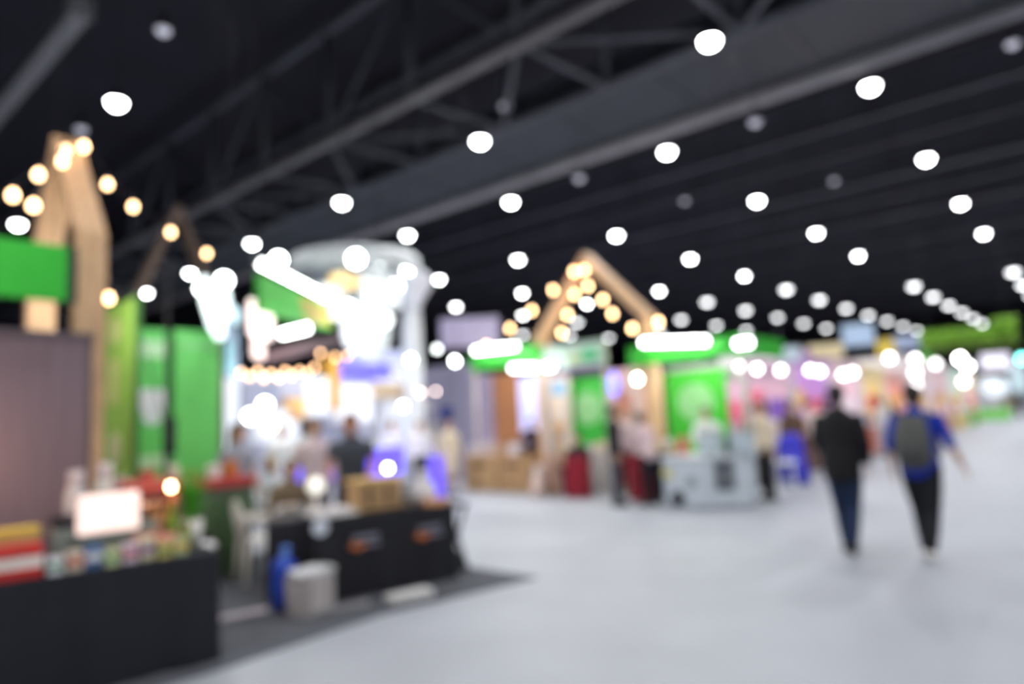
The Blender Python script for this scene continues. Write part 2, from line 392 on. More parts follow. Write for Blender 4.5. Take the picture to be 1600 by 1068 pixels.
    for s in (-1, 1):
        ey = MB().ball(hh(.082, s*.031, .004), .0095*k, (1, 1.3, .75), 10).build('eye', mat((215, 208, 204), .4), t, True)
        MB().ball(hh(.0895, s*.031, .004), .0052*k, (.6, 1, 1), 8).build('iris', mat((40, 26, 20), .3), ey, True)
    if cap: MB().ball(hh(-.02, 0, .05), .108*k, (1, .88, .75), 18).box(hh(.1, 0, .03), (.09*k, .13*k, .012), bev=.005).build('cap', mat(cap, .8), t, True)
    return t
# ------------------------------------------------------------------ common builders
def box_thing(name, label, cat, c, d, rgb, rz=0, bev=.01, group=None, rough=.6, emit=0, lid=None, band=None, var=.1):
    """c = centre of base"""
    t = thing(name, label, cat, c, rz, group)
    MB().box((0, 0, d[2]/2), d, bev=bev).build('box_body', mat(rgb, rough, var, emit=emit), t)
    if lid: MB().box((0, 0, d[2]-.012), (d[0]*1.03, d[1]*1.03, .05*min(1, d[2]*4)), bev=.004).build('lid', mat(lid, .5), t)
    if band: MB().box((0, 0, d[2]*.5), (d[0]*1.012, d[1]*1.012, d[2]*.34), bev=.002).build('printed_band', mat(band, .5), t)
    return t
def cloth_table(label, a, b, depth, h, rgb, name='covered_table', group=None, marks=None, cat='table'):
    """front edge from a to b (left to right), table extends 'depth' away to the left normal side"""
    a, b = V((a[0], a[1], 0)), V((b[0], b[1], 0)); d = b-a; L = d.length; ang = math.atan2(d.y, d.x); c = (a+b)/2
    t = thing(name, label, cat, c, ang, group)
    m = MB(); seg = 34; bm = m.bm; per = []
    hx, rr = L/2, .05
    n = 160
    tot = 2*(L+depth)
    def pt(s):
        s %= tot
        if s < L: return V((-hx+s, 0)), V((0, -1))
        s -= L
        if s < depth: return V((hx, s)), V((1, 0))
        s -= depth
        if s < L: return V((hx-s, depth)), V((0, 1))
        s -= L; return V((-hx, depth-s)), V((-1, 0))
    rows = []
    zs = [h, h-.02, h*.75, h*.5, h*.25, .015]
    for zi, z in enumerate(zs):
        row = []
        for q in range(n):
            s = tot*q/n; p, nn = pt(s)
            f = zi/(len(zs)-1)
            w = f*(.014*math.sin(s*11+1.3)+.010*math.sin(s*23+.4)) + f*.015
            row.append(bm.verts.new((p.x+nn.x*w, p.y+nn.y*w, z)))
        rows.append(row)
    for A, B in zip(rows, rows[1:]):
        for q in range(n): bm.faces.new((A[q], A[(q+1) % n], B[(q+1) % n], B[q]))
    bm.faces.new(rows[0])
    m.build('table_cloth', mat(rgb, .9, .12, 5), t)
    for sx in (-1, 1):
        for y in (.06, depth-.06): MB().cyl((sx*(hx-.06), y, 0), (sx*(hx-.06), y, h-.03), .016, seg=8).build('leg', STEEL, t)
    MB().box((0, depth/2, h-.03), (L-.03, depth-.03, .03)).build('tabletop', GREY, t)
    return t
def plastic_chair(label, loc, rz, group=None, rgb=(228, 222, 214), first=None):
    t = thing('plastic_chair', label, 'chair', loc, rz, group); M = mat(rgb, .45, .04)
    MB().box((0, 0, .43), (.42, .42, .03), bev=.012).build('seat', M, t)
    for sx, sy in ((1, 1), (1, -1), (-1, 1), (-1, -1)):
        MB().loft([(V((sx*.19, sy*.18, .42)), .03, .02), (V((sx*.225, sy*.21, 0.013)), .022, .018)], V((1, 0, 0)), 10).build('leg', M, t, True)
    m = MB(); 
    m.loft([(V((-.19, -.19, .44)), .02, .028), (V((-.24, -.19, .68)), .017, .028), (V((-.27, -.13, .82)), .017, .026), (V((-.275, 0, .85)), .017, .026), (V((-.27, .13, .82)), .017, .026), (V((-.24, .19, .68)), .017, .028), (V((-.19, .19, .44)), .02, .028)], V((1, 0, 0)), 10)
    for q in range(-2, 3): m.loft([(V((-.2, q*.07, .44)), .01, .02), (V((-.245, q*.07, .66)), .009, .02), (V((-.27, q*.065, .82)), .009, .018)], V((0, 1, 0)), 8)
    m.build('backrest', M, t, True)
    for s in (-1, 1): MB().loft([(V((-.24, s*.2, .66)), .016, .026), (V((0, s*.235, .66)), .014, .026), (V((.17, s*.225, .62)), .014, .024), (V((.2, s*.2, .44)), .016, .022)], V((0, 1, 0)), 10).build('armrest', M, t, True)
    return t
def stool(label, loc, rgb=(235, 235, 235), h=.46, group=None, r=.15):
    t = thing('plastic_stool', label, 'stool', loc, .3, group); M = mat(rgb, .45, .04)
    MB().lathe([(0, h), (r*.9, h), (r, h-.015), (r, h-.05), (r*.9, h-.05), (0, h-.03)]).build('seat', M, t, True)
    for q in range(4):
        a = PI/4+q*PI/2; MB().loft([(V((r*.75*math.cos(a), r*.75*math.sin(a), h-.04)), .022, .016), (V((r*1.15*math.cos(a), r*1.15*math.sin(a), .012)), .018, .014)], V((1, 0, 0)), 8).build('leg', M, t, True)
    MB().lathe([(r*.92, h*.42), (r*.98, h*.42), (r*.98, h*.38), (r*.92, h*.38), (r*.92, h*.42)]).build('brace_ring', M, t, True)
    return t
def jar(label, loc, r, h, rgb, lid=(230, 230, 230), group=None, name='jar', cat='jar'):
    t = thing(name, label, cat, loc, 0, group)
    MB().lathe([(0, 0), (r*.9, 0), (r, r*.15), (r, h*.72), (r*.7, h*.84), (r*.66, h*.86), (0, h*.86)]).build('container', mat(rgb, .3, .08), t, True)
    MB().lathe([(0, h*.85), (r*.74, h*.85), (r*.76, h*.87), (r*.74, h), (0, h)]).build('lid', mat(lid, .4), t, True)
    return t
def bottle(label, loc, r, h, rgb, group=None, cap=(200, 190, 60)):
    t = thing('bottle', label, 'bottle', loc, 0, group)
    MB().lathe([(0, 0), (r, .004), (r, h*.58), (r*.8, h*.68), (r*.35, h*.8), (r*.33, h*.92), (0, h*.92)]).build('glass_body', mat(rgb, .25, .08), t, True)
    MB().lathe([(0, h*.9), (r*.4, h*.9), (r*.4, h), (0, h)]).build('cap', mat(cap, .4), t, True)
    return t
def bulb(label, loc, strength, group, r=.024, col=(255, 205, 150)):
    t = thing('light_bulb', label, 'light bulb', loc, 0, group)
    MB().lathe([(0, -r*1.25), (r*.7, -r*.95), (r, -r*.1), (r*.8, r*.7), (r*.45, r*1.3), (0, r*1.4)], seg=16).build('globe', mat(col, .3, .02, emit=strength), t, True)
    MB().cyl((0, 0, r*1.2), (0, 0, r*2.6), r*.5, seg=10).build('socket', BLACK, t, True)
    return t
def string(label, pts, r=.006):
    return tag(MB().tube(pts, r, 6).build('cable', BLACK), label, 'cable')
def tube_light(label, a, b, strength=14, r=.05, col=(250, 255, 252), group=None):
    a, b = V(a), V(b); c = (a+b)/2; t = thing('tube_light', label, 'tube light', c, 0, group)
    MB().cyl(a-c, b-c, r, seg=14).build('tube', mat(col, .4, .01, emit=strength), t, True)
    d = (b-a).normalized()
    for e, s in ((a, 1), (b, -1)): MB().cyl(e-c-d*s*.04, e-c+d*s*.005, r*1.15, seg=14).build('end_cap', GREY, t, True)
    for e in (a, b): MB().cyl(e-c, V((e.x, e.y, 13.5))-c, .003, seg=6).build('hanging_wire', WIRE, t)
    return t
def floodlight(label, loc, strength, r=.11, direction=(-1, 0, -.4), col=(248, 255, 252), group=None, arm=.25):
    t = thing('floodlight', label, 'floodlight', loc, 0, group); d = V(direction).normalized(); q = d.to_track_quat('-Z', 'Y').to_matrix().to_4x4()
    MB().lathe([(0, .2), (r*.5, .19), (r*.7, .12), (r, 0), (r*.96, 0), (r*.6, .1), (0, .12)], rot=q).build('housing', HOUS, t, True)
    MB().ball((0, 0, 0), r*.9, (1, 1, .45), 16, rot=q).build('lens', mat(col, .3, .01, emit=strength), t, True)
    MB().tube([-d*.15, -d*.15+V((0, 0, 13.5-loc[2]))], .004, 6).build('drop_rod', WIRE, t, True)
    return t
def panel(name, label, cat, c, d, rgb, group=None, decals=(), rough=.6, rz=0, emit=0, frame=None, feet=False):
    """upright panel: c = base centre, d = (x,y,z) size; decals = (fy or fx offset, z, w, h, rgb) drawn on the face towards the camera"""
    t = thing(name, label, cat, c, rz, group)
    MB().box((0, 0, d[2]/2), d, bev=.004).build('panel_face', mat(rgb, rough, .06, emit=emit), t)
    for (o, z, w, h, r_, shp) in decals:
        thin_x = d[0] < d[1]
        m = MB()
        if shp == 'disc':
            R = Matrix.Rotation(PI/2, 4, 'Y' if thin_x else 'X')
            prof = [(0, .004), (w/2, .004), (w/2, -.004), (0, -.004)]
            m.lathe(prof, seg=28, rot=R); bmesh.ops.translate(m.bm, vec=V((-d[0]/2-.003, o, z) if thin_x else (o, -d[1]/2-.003, z)), verts=m.bm.verts)
        else:
            m.box((-d[0]/2-.003, o, z) if thin_x else (o, -d[1]/2-.003, z), (.006, w, h) if thin_x else (w, .006, h), bev=.002)
        m.build('printed_shape', mat(r_, .5, .05, emit=emit), t)
    if frame:
        thin_x = d[0] < d[1]; L = max(d[0], d[1])
        for s in (-1, 1):
            MB().box((0, s*(L/2+.02), d[2]/2) if thin_x else (s*(L/2+.02), 0, d[2]/2), (.05, .05, d[2]+.04), bev=.005).build('post', mat(frame, .5), t)
    return t

def RY(x0, yt, x1, yb, Y):
    """a rectangle seen in the photo, measured on the real plane y = Y: (x centre, z bottom, width, height)"""
    a, b = PY(x0, (yt+yb)/2, Y), PY(x1, (yt+yb)/2, Y); c = (x0+x1)/2
    zt, zb = PY(c, yt, Y).z, PY(c, yb, Y).z
    return (a.x+b.x)/2, zb, abs(b.x-a.x), zt-zb
def RX(x0, yt, x1, yb, X):
    a, b = PX(x0, (yt+yb)/2, X), PX(x1, (yt+yb)/2, X); c = (x0+x1)/2
    zt, zb = PX(c, yt, X).z, PX(c, yb, X).z
    return (a.y+b.y)/2, zb, abs(b.y-a.y), zt-zb
def partbox(t, name, c, d, m, rz=0, bev=.005):
    """a part of thing t given in world coordinates"""
    L = t.location; return MB().box((c[0]-L.x, c[1]-L.y, c[2]-L.z), d, Matrix.Rotation(rz, 4, 'Z') if rz else None, bev).build(name, m, t)

# ================================================================== two main walkers
person1 = make_person('person in a black jacket and dark blue jeans walking away down the aisle', (7.95, 2.22, 0), .10, 1.76, 'walk', (14, 13, 19), (20, 40, 72), (26, 24, 26), (22, 20, 22), vox=.011, coat=True,
    arms=[(-.03, .24, .22, .06, .235, -.02), (.03, .235, .22, .2, .2, .08)])
person2 = make_person('person in a royal blue jacket and black trousers walking away with a backpack', (7.86, 1.47, 0), .03, 1.72, 'walk2', (12, 48, 168), (16, 17, 26), (225, 222, 220), (40, 28, 24), vox=.011, sleeves='elbow')
bp = thing('backpack', 'grey backpack worn on the back of the person in the blue jacket', 'backpack', (7.86-.235, 1.465, .95), .03)
MB().loft([(V((.0, 0, .02)), .10, .135), (V((-.02, 0, .15)), .125, .165), (V((-.01, 0, .33)), .11, .155), (V((.03, 0, .46)), .065, .12)], V((1, 0, 0)), 22).build('main_bag', mat((84, 85, 82), .8, .12, 20), bp, True)
MB().loft([(V((-.12, 0, .06)), .05, .11), (V((-.13, 0, .16)), .055, .12), (V((-.11, 0, .25)), .04, .105)], V((1, 0, 0)), 16).build('front_pocket', mat((74, 74, 74), .8), bp, True)
for s in (-1, 1):
    MB().loft([(V((.08, s*.12, .47)), .018, .028), (V((.2, s*.13, .52)), .012, .03), (V((.33, s*.13, .44)), .012, .03), (V((.385, s*.15, .25)), .012, .028), (V((.28, s*.19, .1)), .012, .02), (V((.1, s*.15, .05)), .012, .02)], V((1, 0, 0)), 10).build('strap', mat((84, 82, 92), .8), bp, True)
MB().tube([(.0, -.04, .5), (-.01, -.03, .54), (-.01, .03, .54), (.0, .04, .5)], .008).build('handle', BLACK, bp, True)

# ================================================================== near stand (left)
rug = MB(); rug.prism([(2.25, 4.74), (3.78, 4.84), (5.45, 4.5), (5.5, 8.6), (-1, 8.6), (-1, 5.05)], 'z', .0, .012)
tag(rug.build('carpet', mat((84, 86, 94), .95, .12, 2)), 'dark grey carpet under the two near stands', 'carpet')
gab = (226, 184, 142)
def gable(label, X, y0, y1, ze0, ze1, za, side=.28, th=.11, gab2=None):
    t = thing('gable_frame', label, 'wooden frame', (X, (y0+y1)/2, 0)); WOODC = wood(gab2 or gab); h = (y1-y0)/2; mid = (ze0+ze1)/2
    for s, ze in ((-1, ze0), (1, ze1)):
        MB().box((0, s*h, ze/2), (side, th, ze), bev=.006).build('post', WOODC, t)
        m = MB(); dz = za-ze; L = math.hypot(h, dz); ux, uz = -s*h/L, dz/L; nx, nz = -uz*(1 if ux > 0 else -1)*1, abs(ux)
        w = th*.95; nx = s*abs(uz); 
        m.prism([(s*h+s*w/2, ze-.02), (0, za+w*.6), (0, za-w*.75), (s*h-s*w/2, ze-.02)], 'x', -side/2, side/2); m.build('rafter', WOODC, t)
    return t
gable('tall wooden gable frame with warm bulbs beside the green sign', 2.07, 6.62, 8.02, 3.42, 3.25, 4.44, .24)
t = gable('dim brown wooden gable frame darkened as if unlit behind the green banners', 3.9, 8.55, 9.65, 3.3, 3.3, 4.6, .2, .1, (96, 78, 68)); t.location = (3.90, 9.15, 0); t.rotation_euler.z = -PI/2  # wood colour darkened to imitate a frame standing unlit
# back panel of taupe cloth
t = thing('backdrop', 'taupe fabric backdrop wall behind the foreground counter', 'backdrop', (.75, 5.98, 0))
MB().box((0, 0, 1.2), (2.24, .05, 2.36), bev=.01).build('fabric', mat((128, 110, 118), .85, .1, 2, stretch=(8, 1, .4)), t)
for s in (-1, 1): MB().box((s*1.13, .02, 1.21), (.04, .06, 2.42)).build('post', mat((96, 84, 88), .5), t)
MB().box((0, -.01, 2.4), (2.3, .07, .05)).build('top_rail', mat((104, 92, 98), .5), t)
t = thing('hanging_sign', 'green fabric sign hung in front of the near wooden gable', 'sign', (.75, 5.85, 2.88-.24))
MB().box((0, 0, .21), (1.84, .07, .42), bev=.01).build('sign_board', mat((48, 190, 50), .5, .05), t)
MB().box((.955, .01, .21), (.07, .09, .44), bev=.01).build('end_frame', mat((38, 62, 46), .5), t)
for s in (-.8, .85): MB().cyl((s, 0, .42), (s, 0, 10.7), .003, seg=6).build('hanging_wire', WIRE, t)

cloth_table('black cloth counter filling the bottom left corner', (.0, 5.33), (2.41, 4.93), .60, .76, (30, 31, 40))
TA = math.atan2(-.4, 2.41)
def tp(s, dp, z=.762):   # on that counter: s = distance from its right front corner, dp = depth
    return (2.41-s*math.cos(TA)+dp*-math.sin(TA), 4.93-s*math.sin(TA)+dp*math.cos(TA), z)
# red display box with white band
t = box_thing('snack_box', 'red snack carton with white label at the far left of the counter', 'box', tp(1.2, .12), (.3, .16, .2), (205, 44, 40), TA, band=(242, 232, 222))
t = box_thing('snack_box', 'tan shallow carton behind the red snack carton', 'box', tp(1.22, .36), (.34, .18, .27), (206, 168, 128), TA, lid=(228, 200, 90))
cols = [((236, 236, 240), 'white'), ((222, 205, 188), 'cream'), ((72, 112, 168), 'blue'), ((216, 222, 170), 'pale yellow'), ((226, 208, 222), 'pale pink'), ((222, 214, 180), 'beige'), ((212, 196, 120), 'straw yellow'), ((190, 200, 150), 'pale green')]
for k, (c, w) in enumerate(cols):
    t = box_thing('product_carton', '%s small carton in the row along the front edge of the counter' % w, 'carton', tp(.98-k*.105, .07+.012*(k % 3)), (.09, .07, .105+.02*((k*7) % 3)), c, TA+.1*((k % 3)-1), bev=.004, group='small cartons along the counter', band=((60, 140, 80), (200, 90, 60), (235, 235, 235), (90, 150, 90), (190, 80, 90), (140, 90, 150), (110, 140, 60), (220, 180, 90))[k])
# grey microwave-like till with black top
t = thing('toaster_oven', 'grey-green box appliance with a black top on the counter', 'appliance', tp(.66, .40), TA)
MB().box((0, 0, .13), (.62, .3, .23), bev=.015).build('box_body', mat((140, 150, 142), .5, .06), t)
MB().box((-.03, 0, .29), (.56, .28, .08), bev=.02).build('top_cover', mat((46, 40, 44), .6), t)
MB().box((-.05, -.152, .135), (.42, .008, .15), bev=.003).build('front_window', mat((120, 130, 122), .25), t)
for z in (.09, .17): MB().cyl((.25, -.15, z), (.25, -.175, z), .018, seg=14).build('knob', STEEL, t)
# glowing white sign box
t = thing('light_box', 'glowing blank white lightbox standing on the counter', 'lightbox', tp(.66, .24, .762), TA+.10)
MB().box((0, 0, .33), (.38, .06, .26), bev=.02).build('lit_face', mat((255, 226, 216), .4, .02, emit=.95), t)
MB().box((0, .034, .33), (.395, .012, .275), bev=.006).build('back_shell', GREY, t)
for s in (-1, 1): MB().cyl((s*.17, 0, .2), (s*.17, 0, .012), .01, seg=8).build('stand_leg', STEEL, t)
MB().box((0, 0, .006), (.38, .12, .012), bev=.003).build('foot', STEEL, t)
point(tp(.36, .52, 1.2), 8, (1, .62, .38), .05)
for k, (s, dp, r, hh_, c, w) in enumerate([(.82, .66, .065, .62, (232, 224, 224), 'pearly white tall jar left'), (.64, .67, .065, .66, (240, 236, 226), 'creamy white tall jar right')]):
    jar(w+' of a pair behind the lightbox', tp(s, dp-.13), r, hh_, c, (206, 190, 190))
# red topped shelf with amber packs
t = thing('display_rack', 'red-topped display rack of amber packs behind the lightbox', 'display rack', tp(.36, .46), TA)
MB().box((0, 0, .47), (.36, .22, .10), bev=.01).build('top_sign', mat((206, 84, 74), .5), t)
for s in (-1, 1): MB().box((s*.17, 0, .21), (.012, .2, .42)).build('side_panel', mat((190, 120, 80), .5), t)
for z in (.02, .2, .34): MB().box((0, 0, z), (.33, .2, .012)).build('shelf', mat((200, 130, 90), .5), t)
for k in range(5):
    q = V(tp(.48-k*.06, .44, .762+.21)); box_thing('amber_pack', 'amber pack standing on the rack shelf, %s from the left' % ORD[k], 'pack', q, (.05, .05, .12), ((226, 160, 92), (238, 180, 110), (228, 150, 84), (244, 196, 140), (232, 170, 100))[k], TA, group='amber packs on the rack')
for k in range(4):
    q = V(tp(.46-k*.07, .44, .762+.028)); box_thing('amber_pack', 'pale pack on the lower rack shelf, %s from the left' % ORD[k], 'pack', q, (.055, .05, .15), ((246, 214, 160), (240, 200, 150), (250, 222, 180), (236, 196, 140))[k], TA, group='pale packs on the rack')
# pink bag + pastry packs
for k, (s, dp, w, h, c, l) in enumerate([(.46, .16, .14, .17, (206, 150, 138), 'dusty pink pouch'), (.30, .18, .13, .15, (216, 140, 132), 'salmon pink pouch'), (.38, .27, .12, .2, (190, 130, 96), 'brown pouch')]):
    t = thing('snack_pouch', l+' standing in front of the lightbox', 'pouch', tp(s, dp), TA)
    MB().loft([(V((0, 0, .02)), w/2, .035), (V((0, 0, h*.5)), w/2*1.02, .045), (V((0, 0, h*.88)), w/2*.98, .02)], V((1, 0, 0)), 16).build('pouch_body', mat(c, .45, .15, 12), t, True)
    MB().box((0, 0, h*.96), (w*.98, .012, h*.12), bev=.003).build('sealed_top', mat(tuple(int(v*.9) for v in c), .5), t)
bottle('olive green squat bottle left of the potted plant', tp(.17, .2), .035, .24, (124, 138, 40), cap=(150, 190, 60))
bottle('bright green bottle at the right end of the counter', tp(.23, .34), .032, .34, (142, 192, 70), cap=(220, 220, 120))
# potted plant
t = thing('potted_plant', 'leafy green plant in a white pot at the right end of the counter', 'potted plant', tp(.09, .36), 0)
MB().lathe([(0, 0), (.055, 0), (.075, .2), (.068, .2), (.06, .17), (0, .17)]).build('pot', mat((226, 222, 216), .4), t, True)
MB().cyl((0, 0, .165), (0, 0, .178), .06).build('soil', mat((60, 44, 34), .9), t)
m = MB(); rnd = random.Random(3)
for k in range(46):
    a = rnd.uniform(0, 2*PI); L = rnd.uniform(.1, .2); up = rnd.uniform(.15, .42); d = V((math.cos(a), math.sin(a), 0))
    p0 = V((0, 0, .17)); p1 = d*L*.35+V((0, 0, .17+up*.6)); p2 = d*L+V((0, 0, .17+up)); w = V((-d.y, d.x, 0))*.018
    vs = [m.bm.verts.new(p) for p in (p0-w*.2, p0+w*.2, p1+w, p2, p1-w)]; m.bm.faces.new(vs)
m.build('leaves', mat((78, 160, 44), .5, .25, 12), t)
bulb('warm bulb glowing beside the potted plant', tuple(PD(267, 760, 5.45)), 30, 'bulbs low at the counter', .022)
string('thin black lead hanging down to the warm bulb by the potted plant', [PD(267, 760, 5.45)+V((0, 0, .04)), PD(267, 760, 5.45)+V((.0, .02, .3)), (2.78, 7.35, 2.6)])
# purple glowing thing at left
box_thing('tablet_screen', 'small violet glowing screen at the far left of the counter', 'screen', tp(1.13, .54), (.1, .03, .14), (104, 84, 220), TA, emit=.5)
point((.95, 5.62, 1.5), 9, (1, .6, .4), .06)
# ---- string lights of the near gable
ends = [(131, 229, 7.5), (168, 288, 7.9), (208, 323, 8.3), (267, 363, 8.9), (323, 396, 9.6)]
P = []
for k, (a, b, D) in enumerate(ends):
    q = PD(a, b, D); P.append(q+V((0, 0, .06))); bulb('warm bulb on the string running right from the near gable, %s from the peak' % ORD[k], tuple(q), 13, 'string bulbs right of the near gable', .033)
string('black festoon cable running right from the near gable peak', [(2.1, 7.3, 4.6)]+P+[(5.9, 8.9, 3.9), (6.6, 9.8, 4.05), (7.42, 12.2, 4.6)])
P = []
for k, (a, b, D) in enumerate([(101, 235, 7.3), (97, 252, 7.0), (60, 273, 6.7), (20, 305, 6.4)]):
    q = PD(a, b, D); P.append(q+V((0, 0, .06))); bulb('warm bulb on the upper string left of the near gable, %s from the peak' % ORD[k], tuple(q), 13, 'string bulbs left of the near gable', .033)
string('black festoon cable running left from the near gable peak', [(2.1, 7.3, 4.6)]+P+[PD(-60, 350, 6.2)])
q = PD(52, 321, 6.2); bulb('warm bulb hanging lowest at the left of the near gable', tuple(q), 13, 'string bulbs left of the near gable', .033)
string('short cable carrying the lowest bulb left of the near gable', [PD(101, 235, 7.3)+V((0, 0, .06)), PD(74, 285, 6.8)+V((0, 0, .02)), q+V((0, 0, .06)), PD(-60, 410, 5.8)])
q = PD(170, 466, 6.95); bulb('warm bulb beside the near gable right post', tuple(q), 13, 'string bulbs at the near gable post', .033)
point((2.3, 7.15, 2.8), 22, (1, .97, .92), .12); point((3.7, 7.2, 3.0), 22, (1, .98, .95), .12); point((.9, 4.9, 3.4), 14, (1, .98, .95), .12)  # unseen lights added to brighten the green banners and the green sign
string('lead of the bulb beside the near gable right post', [q+V((0, 0, .05)), q+V((-.05, 0, .25)), (2.2, 6.66, 3.35)])

# ---- green banners behind
t = panel('banner', 'light green banner with pale drawings next to the wooden post', 'banner', (2.78, 8.0, 0), (.04, 1.06, 3.04), (160, 208, 92), decals=[(0, 2.75, .3, .3, (222, 226, 150), 'disc'), (.02, 2.2, .26, .5, (214, 218, 140), 'box'), (-.05, 1.5, .34, .3, (226, 226, 170), 'disc'), (0, .6, .5, .4, (90, 175, 70), 'box')], frame=(60, 110, 50))
t = panel('banner', 'narrow green banner with a white drawing in the middle', 'banner', (3.32, 8.46, 0), (.40, .04, 2.86), (100, 204, 100), decals=[(0, 2.62, .3, .2, (190, 228, 186), 'box'), (0, 2.02, .34, .26, (228, 226, 236), 'box'), (0, 1.84, .22, .2, (220, 224, 232), 'disc'), (0, 1.3, .28, .16, (190, 224, 180), 'box')])
t = panel('banner', 'wide plain green banner left of the white tower', 'banner', (3.87, 8.5, 0), (.56, .04, 2.88), (112, 212, 108), decals=[(0, 2.7, .5, .12, (130, 210, 126), 'box')])
tag(MB().box((2.98, 8.16, 1.62), (.07, .07, 3.24), bev=.01).build('black_post', mat((38, 46, 40), .5)), 'black upright post between the drawn banner and the narrow banner', 'post')
t = thing('speaker_stand', 'black pole in front of the green banners carrying a speaker', 'stand', (2.94, 7.12, 0))
MB().cyl((0, 0, .02), (0, 0, 3.3), .018, seg=12).build('pole', BLACK, t)
for q in range(3):
    a = q*2*PI/3+.4; MB().cyl((0, 0, .3), (.32*math.cos(a), .32*math.sin(a), .02), .012, seg=8).build('leg', BLACK, t)
t = thing('loudspeaker', 'small black column loudspeaker on the black pole', 'loudspeaker', (2.94, 7.05, 1.42))
MB().box((0, 0, .17), (.1, .1, .36), bev=.012).build('box_body', BLACK, t); MB().box((0, -.052, .17), (.085, .006, .33), bev=.002).build('grille', mat((40, 40, 44), .7), t)
# low red counter behind the plant
t = thing('counter', 'low counter with red edging under the green banners', 'counter', (3.3, 7.72, 0))
MB().box((0, 0, .5), (1.5, .5, 1.0), bev=.01).build('carcass', mat((92, 100, 84), .6), t); MB().box((0, -.01, 1.05), (1.54, .54, .1), bev=.01).build('top', mat((190, 66, 66), .5), t)
MB().box((0, -.256, .5), (1.4, .012, .8), bev=.003).build('front_panel', mat((70, 96, 60), .6), t)
for k, (x, c) in enumerate([(2.72, (226, 224, 224)), (2.95, (214, 60, 56)), (3.2, (230, 226, 200)), (3.42, (120, 172, 66)), (3.66, (232, 228, 226)), (3.86, (200, 120, 60))]):
    box_thing('product_carton', ['white', 'red', 'ivory', 'leaf green', 'pearl white', 'orange'][k]+' carton on the red-edged counter', 'carton', (x, 7.62, 1.1), (.13, .1, .12+.03*(k % 3)), c, .1*k, group='cartons on the red-edged counter')

# ================================================================== second near stand: black table with logos
t = cloth_table('black cloth table with two faded logos beside the dark carpet edge', (3.66, 5.56), (5.03, 5.2), .62, .75, (27, 27, 34))
TB = math.atan2(-.36, 1.37)
for s in (-.30, .38):
    m = MB(); lg = thing if False else None
    e1 = MB().loft([(V((s-.13, -.034, .50)), .035, .006), (V((s-.06, -.036, .47)), .03, .006), (V((s+.02, -.036, .49)), .014, .005)], V((0, 0, 1)), 10).build('logo_swoosh', mat((196, 110, 60), .6), t, True)
    MB().box((s+.02, -.034, .555), (.26, .008, .05), bev=.01).box((s+.06, -.034, .485), (.2, .008, .035), bev=.01).build('logo_lettering', mat((120, 120, 134), .6), t)
def bt(s, dp, z=.757): return (3.66+s*math.cos(TB)-dp*math.sin(TB), 5.56+s*math.sin(TB)+dp*math.cos(TB), z)
t = cloth_table('grey draped side table joining the left end of the logo table', (3.42, 5.98), (3.74, 5.87), .3, .74, (34, 34, 42))
cloth_table('pinkish grey cloth table of food trays right of the white armchair', (3.72, 6.32), (4.35, 6.14), .5, .74, (170, 158, 160))
# wooden crate
t = thing('wooden_crate', 'pale wooden slatted crate on the logo table', 'crate', bt(.66, .3), TB)
for z in (.05, .12, .19, .26): MB().box((0, -.15, z), (.46, .015, .055), bev=.004).build('slat', KRAFT, t)
for z in (.05, .12, .19, .26): MB().box((0, .15, z), (.46, .015, .055), bev=.004).build('slat', KRAFT, t)
for s in (-1, 1):
    MB().box((s*.225, 0, .155), (.015, .3, .27), bev=.004).build('end_panel', KRAFT, t)
    MB().box((s*.1-.02, -.162, .16), (.03, .012, .18)).build('slot', mat((90, 60, 36), .7), t)
MB().box((0, 0, .02), (.45, .3, .02)).build('base', KRAFT, t); MB().box((0, 0, .3), (.5, .34, .03), bev=.006).build('top_board', mat((222, 180, 110), .6, .2, 5, stretch=(1, 6, 6)), t)
# white paper, trays
t = thing('serving_tray', 'white crumpled paper tray left of the wooden crate', 'tray', bt(.22, .3), TB+.1)
MB().box((0, 0, .012), (.42, .36, .02), bev=.006).build('tray_base', WHITE, t)
rnd = random.Random(5); m = MB()
for k in range(16): m.ball((rnd.uniform(-.17, .17), rnd.uniform(-.13, .13), .04), .045, (1.2, 1, .7), 8)
m.build('paper_lining', mat((228, 222, 222), .8, .12, 18, bump=.6), t, True, voxel=.014)
for k, (s, dp, r, h, c, l) in enumerate([(.90, .28, .05, .30, (34, 34, 38), 'black'), (.98, .2, .045, .18, (170, 176, 176), 'grey glass'), (1.04, .34, .05, .24, (206, 208, 206), 'clear glass'), (.93, .1, .04, .12, (130, 110, 96), 'brown')]):
    jar(l+' jar right of the wooden crate', bt(s, dp), r, h, c, (60, 60, 64) if k else (20, 20, 22))
t = thing('paper_bag', 'pale tied plastic bag on the right end of the logo table', 'bag', bt(1.2, .28), 0)
MB().loft([(V((0, 0, .03)), .13, .11), (V((.01, 0, .12)), .145, .12), (V((0, .01, .22)), .10, .09), (V((0, 0, .28)), .04, .03), (V((.01, 0, .33)), .06, .05)], V((1, 0, 0)), 18).build('bag_body', mat((226, 220, 222), .5, .1, 14, bump=.8), t, True)
box_thing('wicker_tray', 'flat tan tray at the right end of the logo table', 'tray', bt(1.22, .07), (.26, .14, .06), (208, 150, 106), TB)
t = thing('round_lamp', 'white round globe lamp behind the paper tray', 'lamp', bt(.14, .52), 0)
MB().ball((0, 0, .27), .085, seg=20).build('globe', mat((255, 252, 240), .4, .02, emit=.85), t, True); MB().lathe([(0, 0), (.06, 0), (.06, .02), (.015, .03), (.015, .19), (0, .19)]).build('stem', WHITE, t, True)
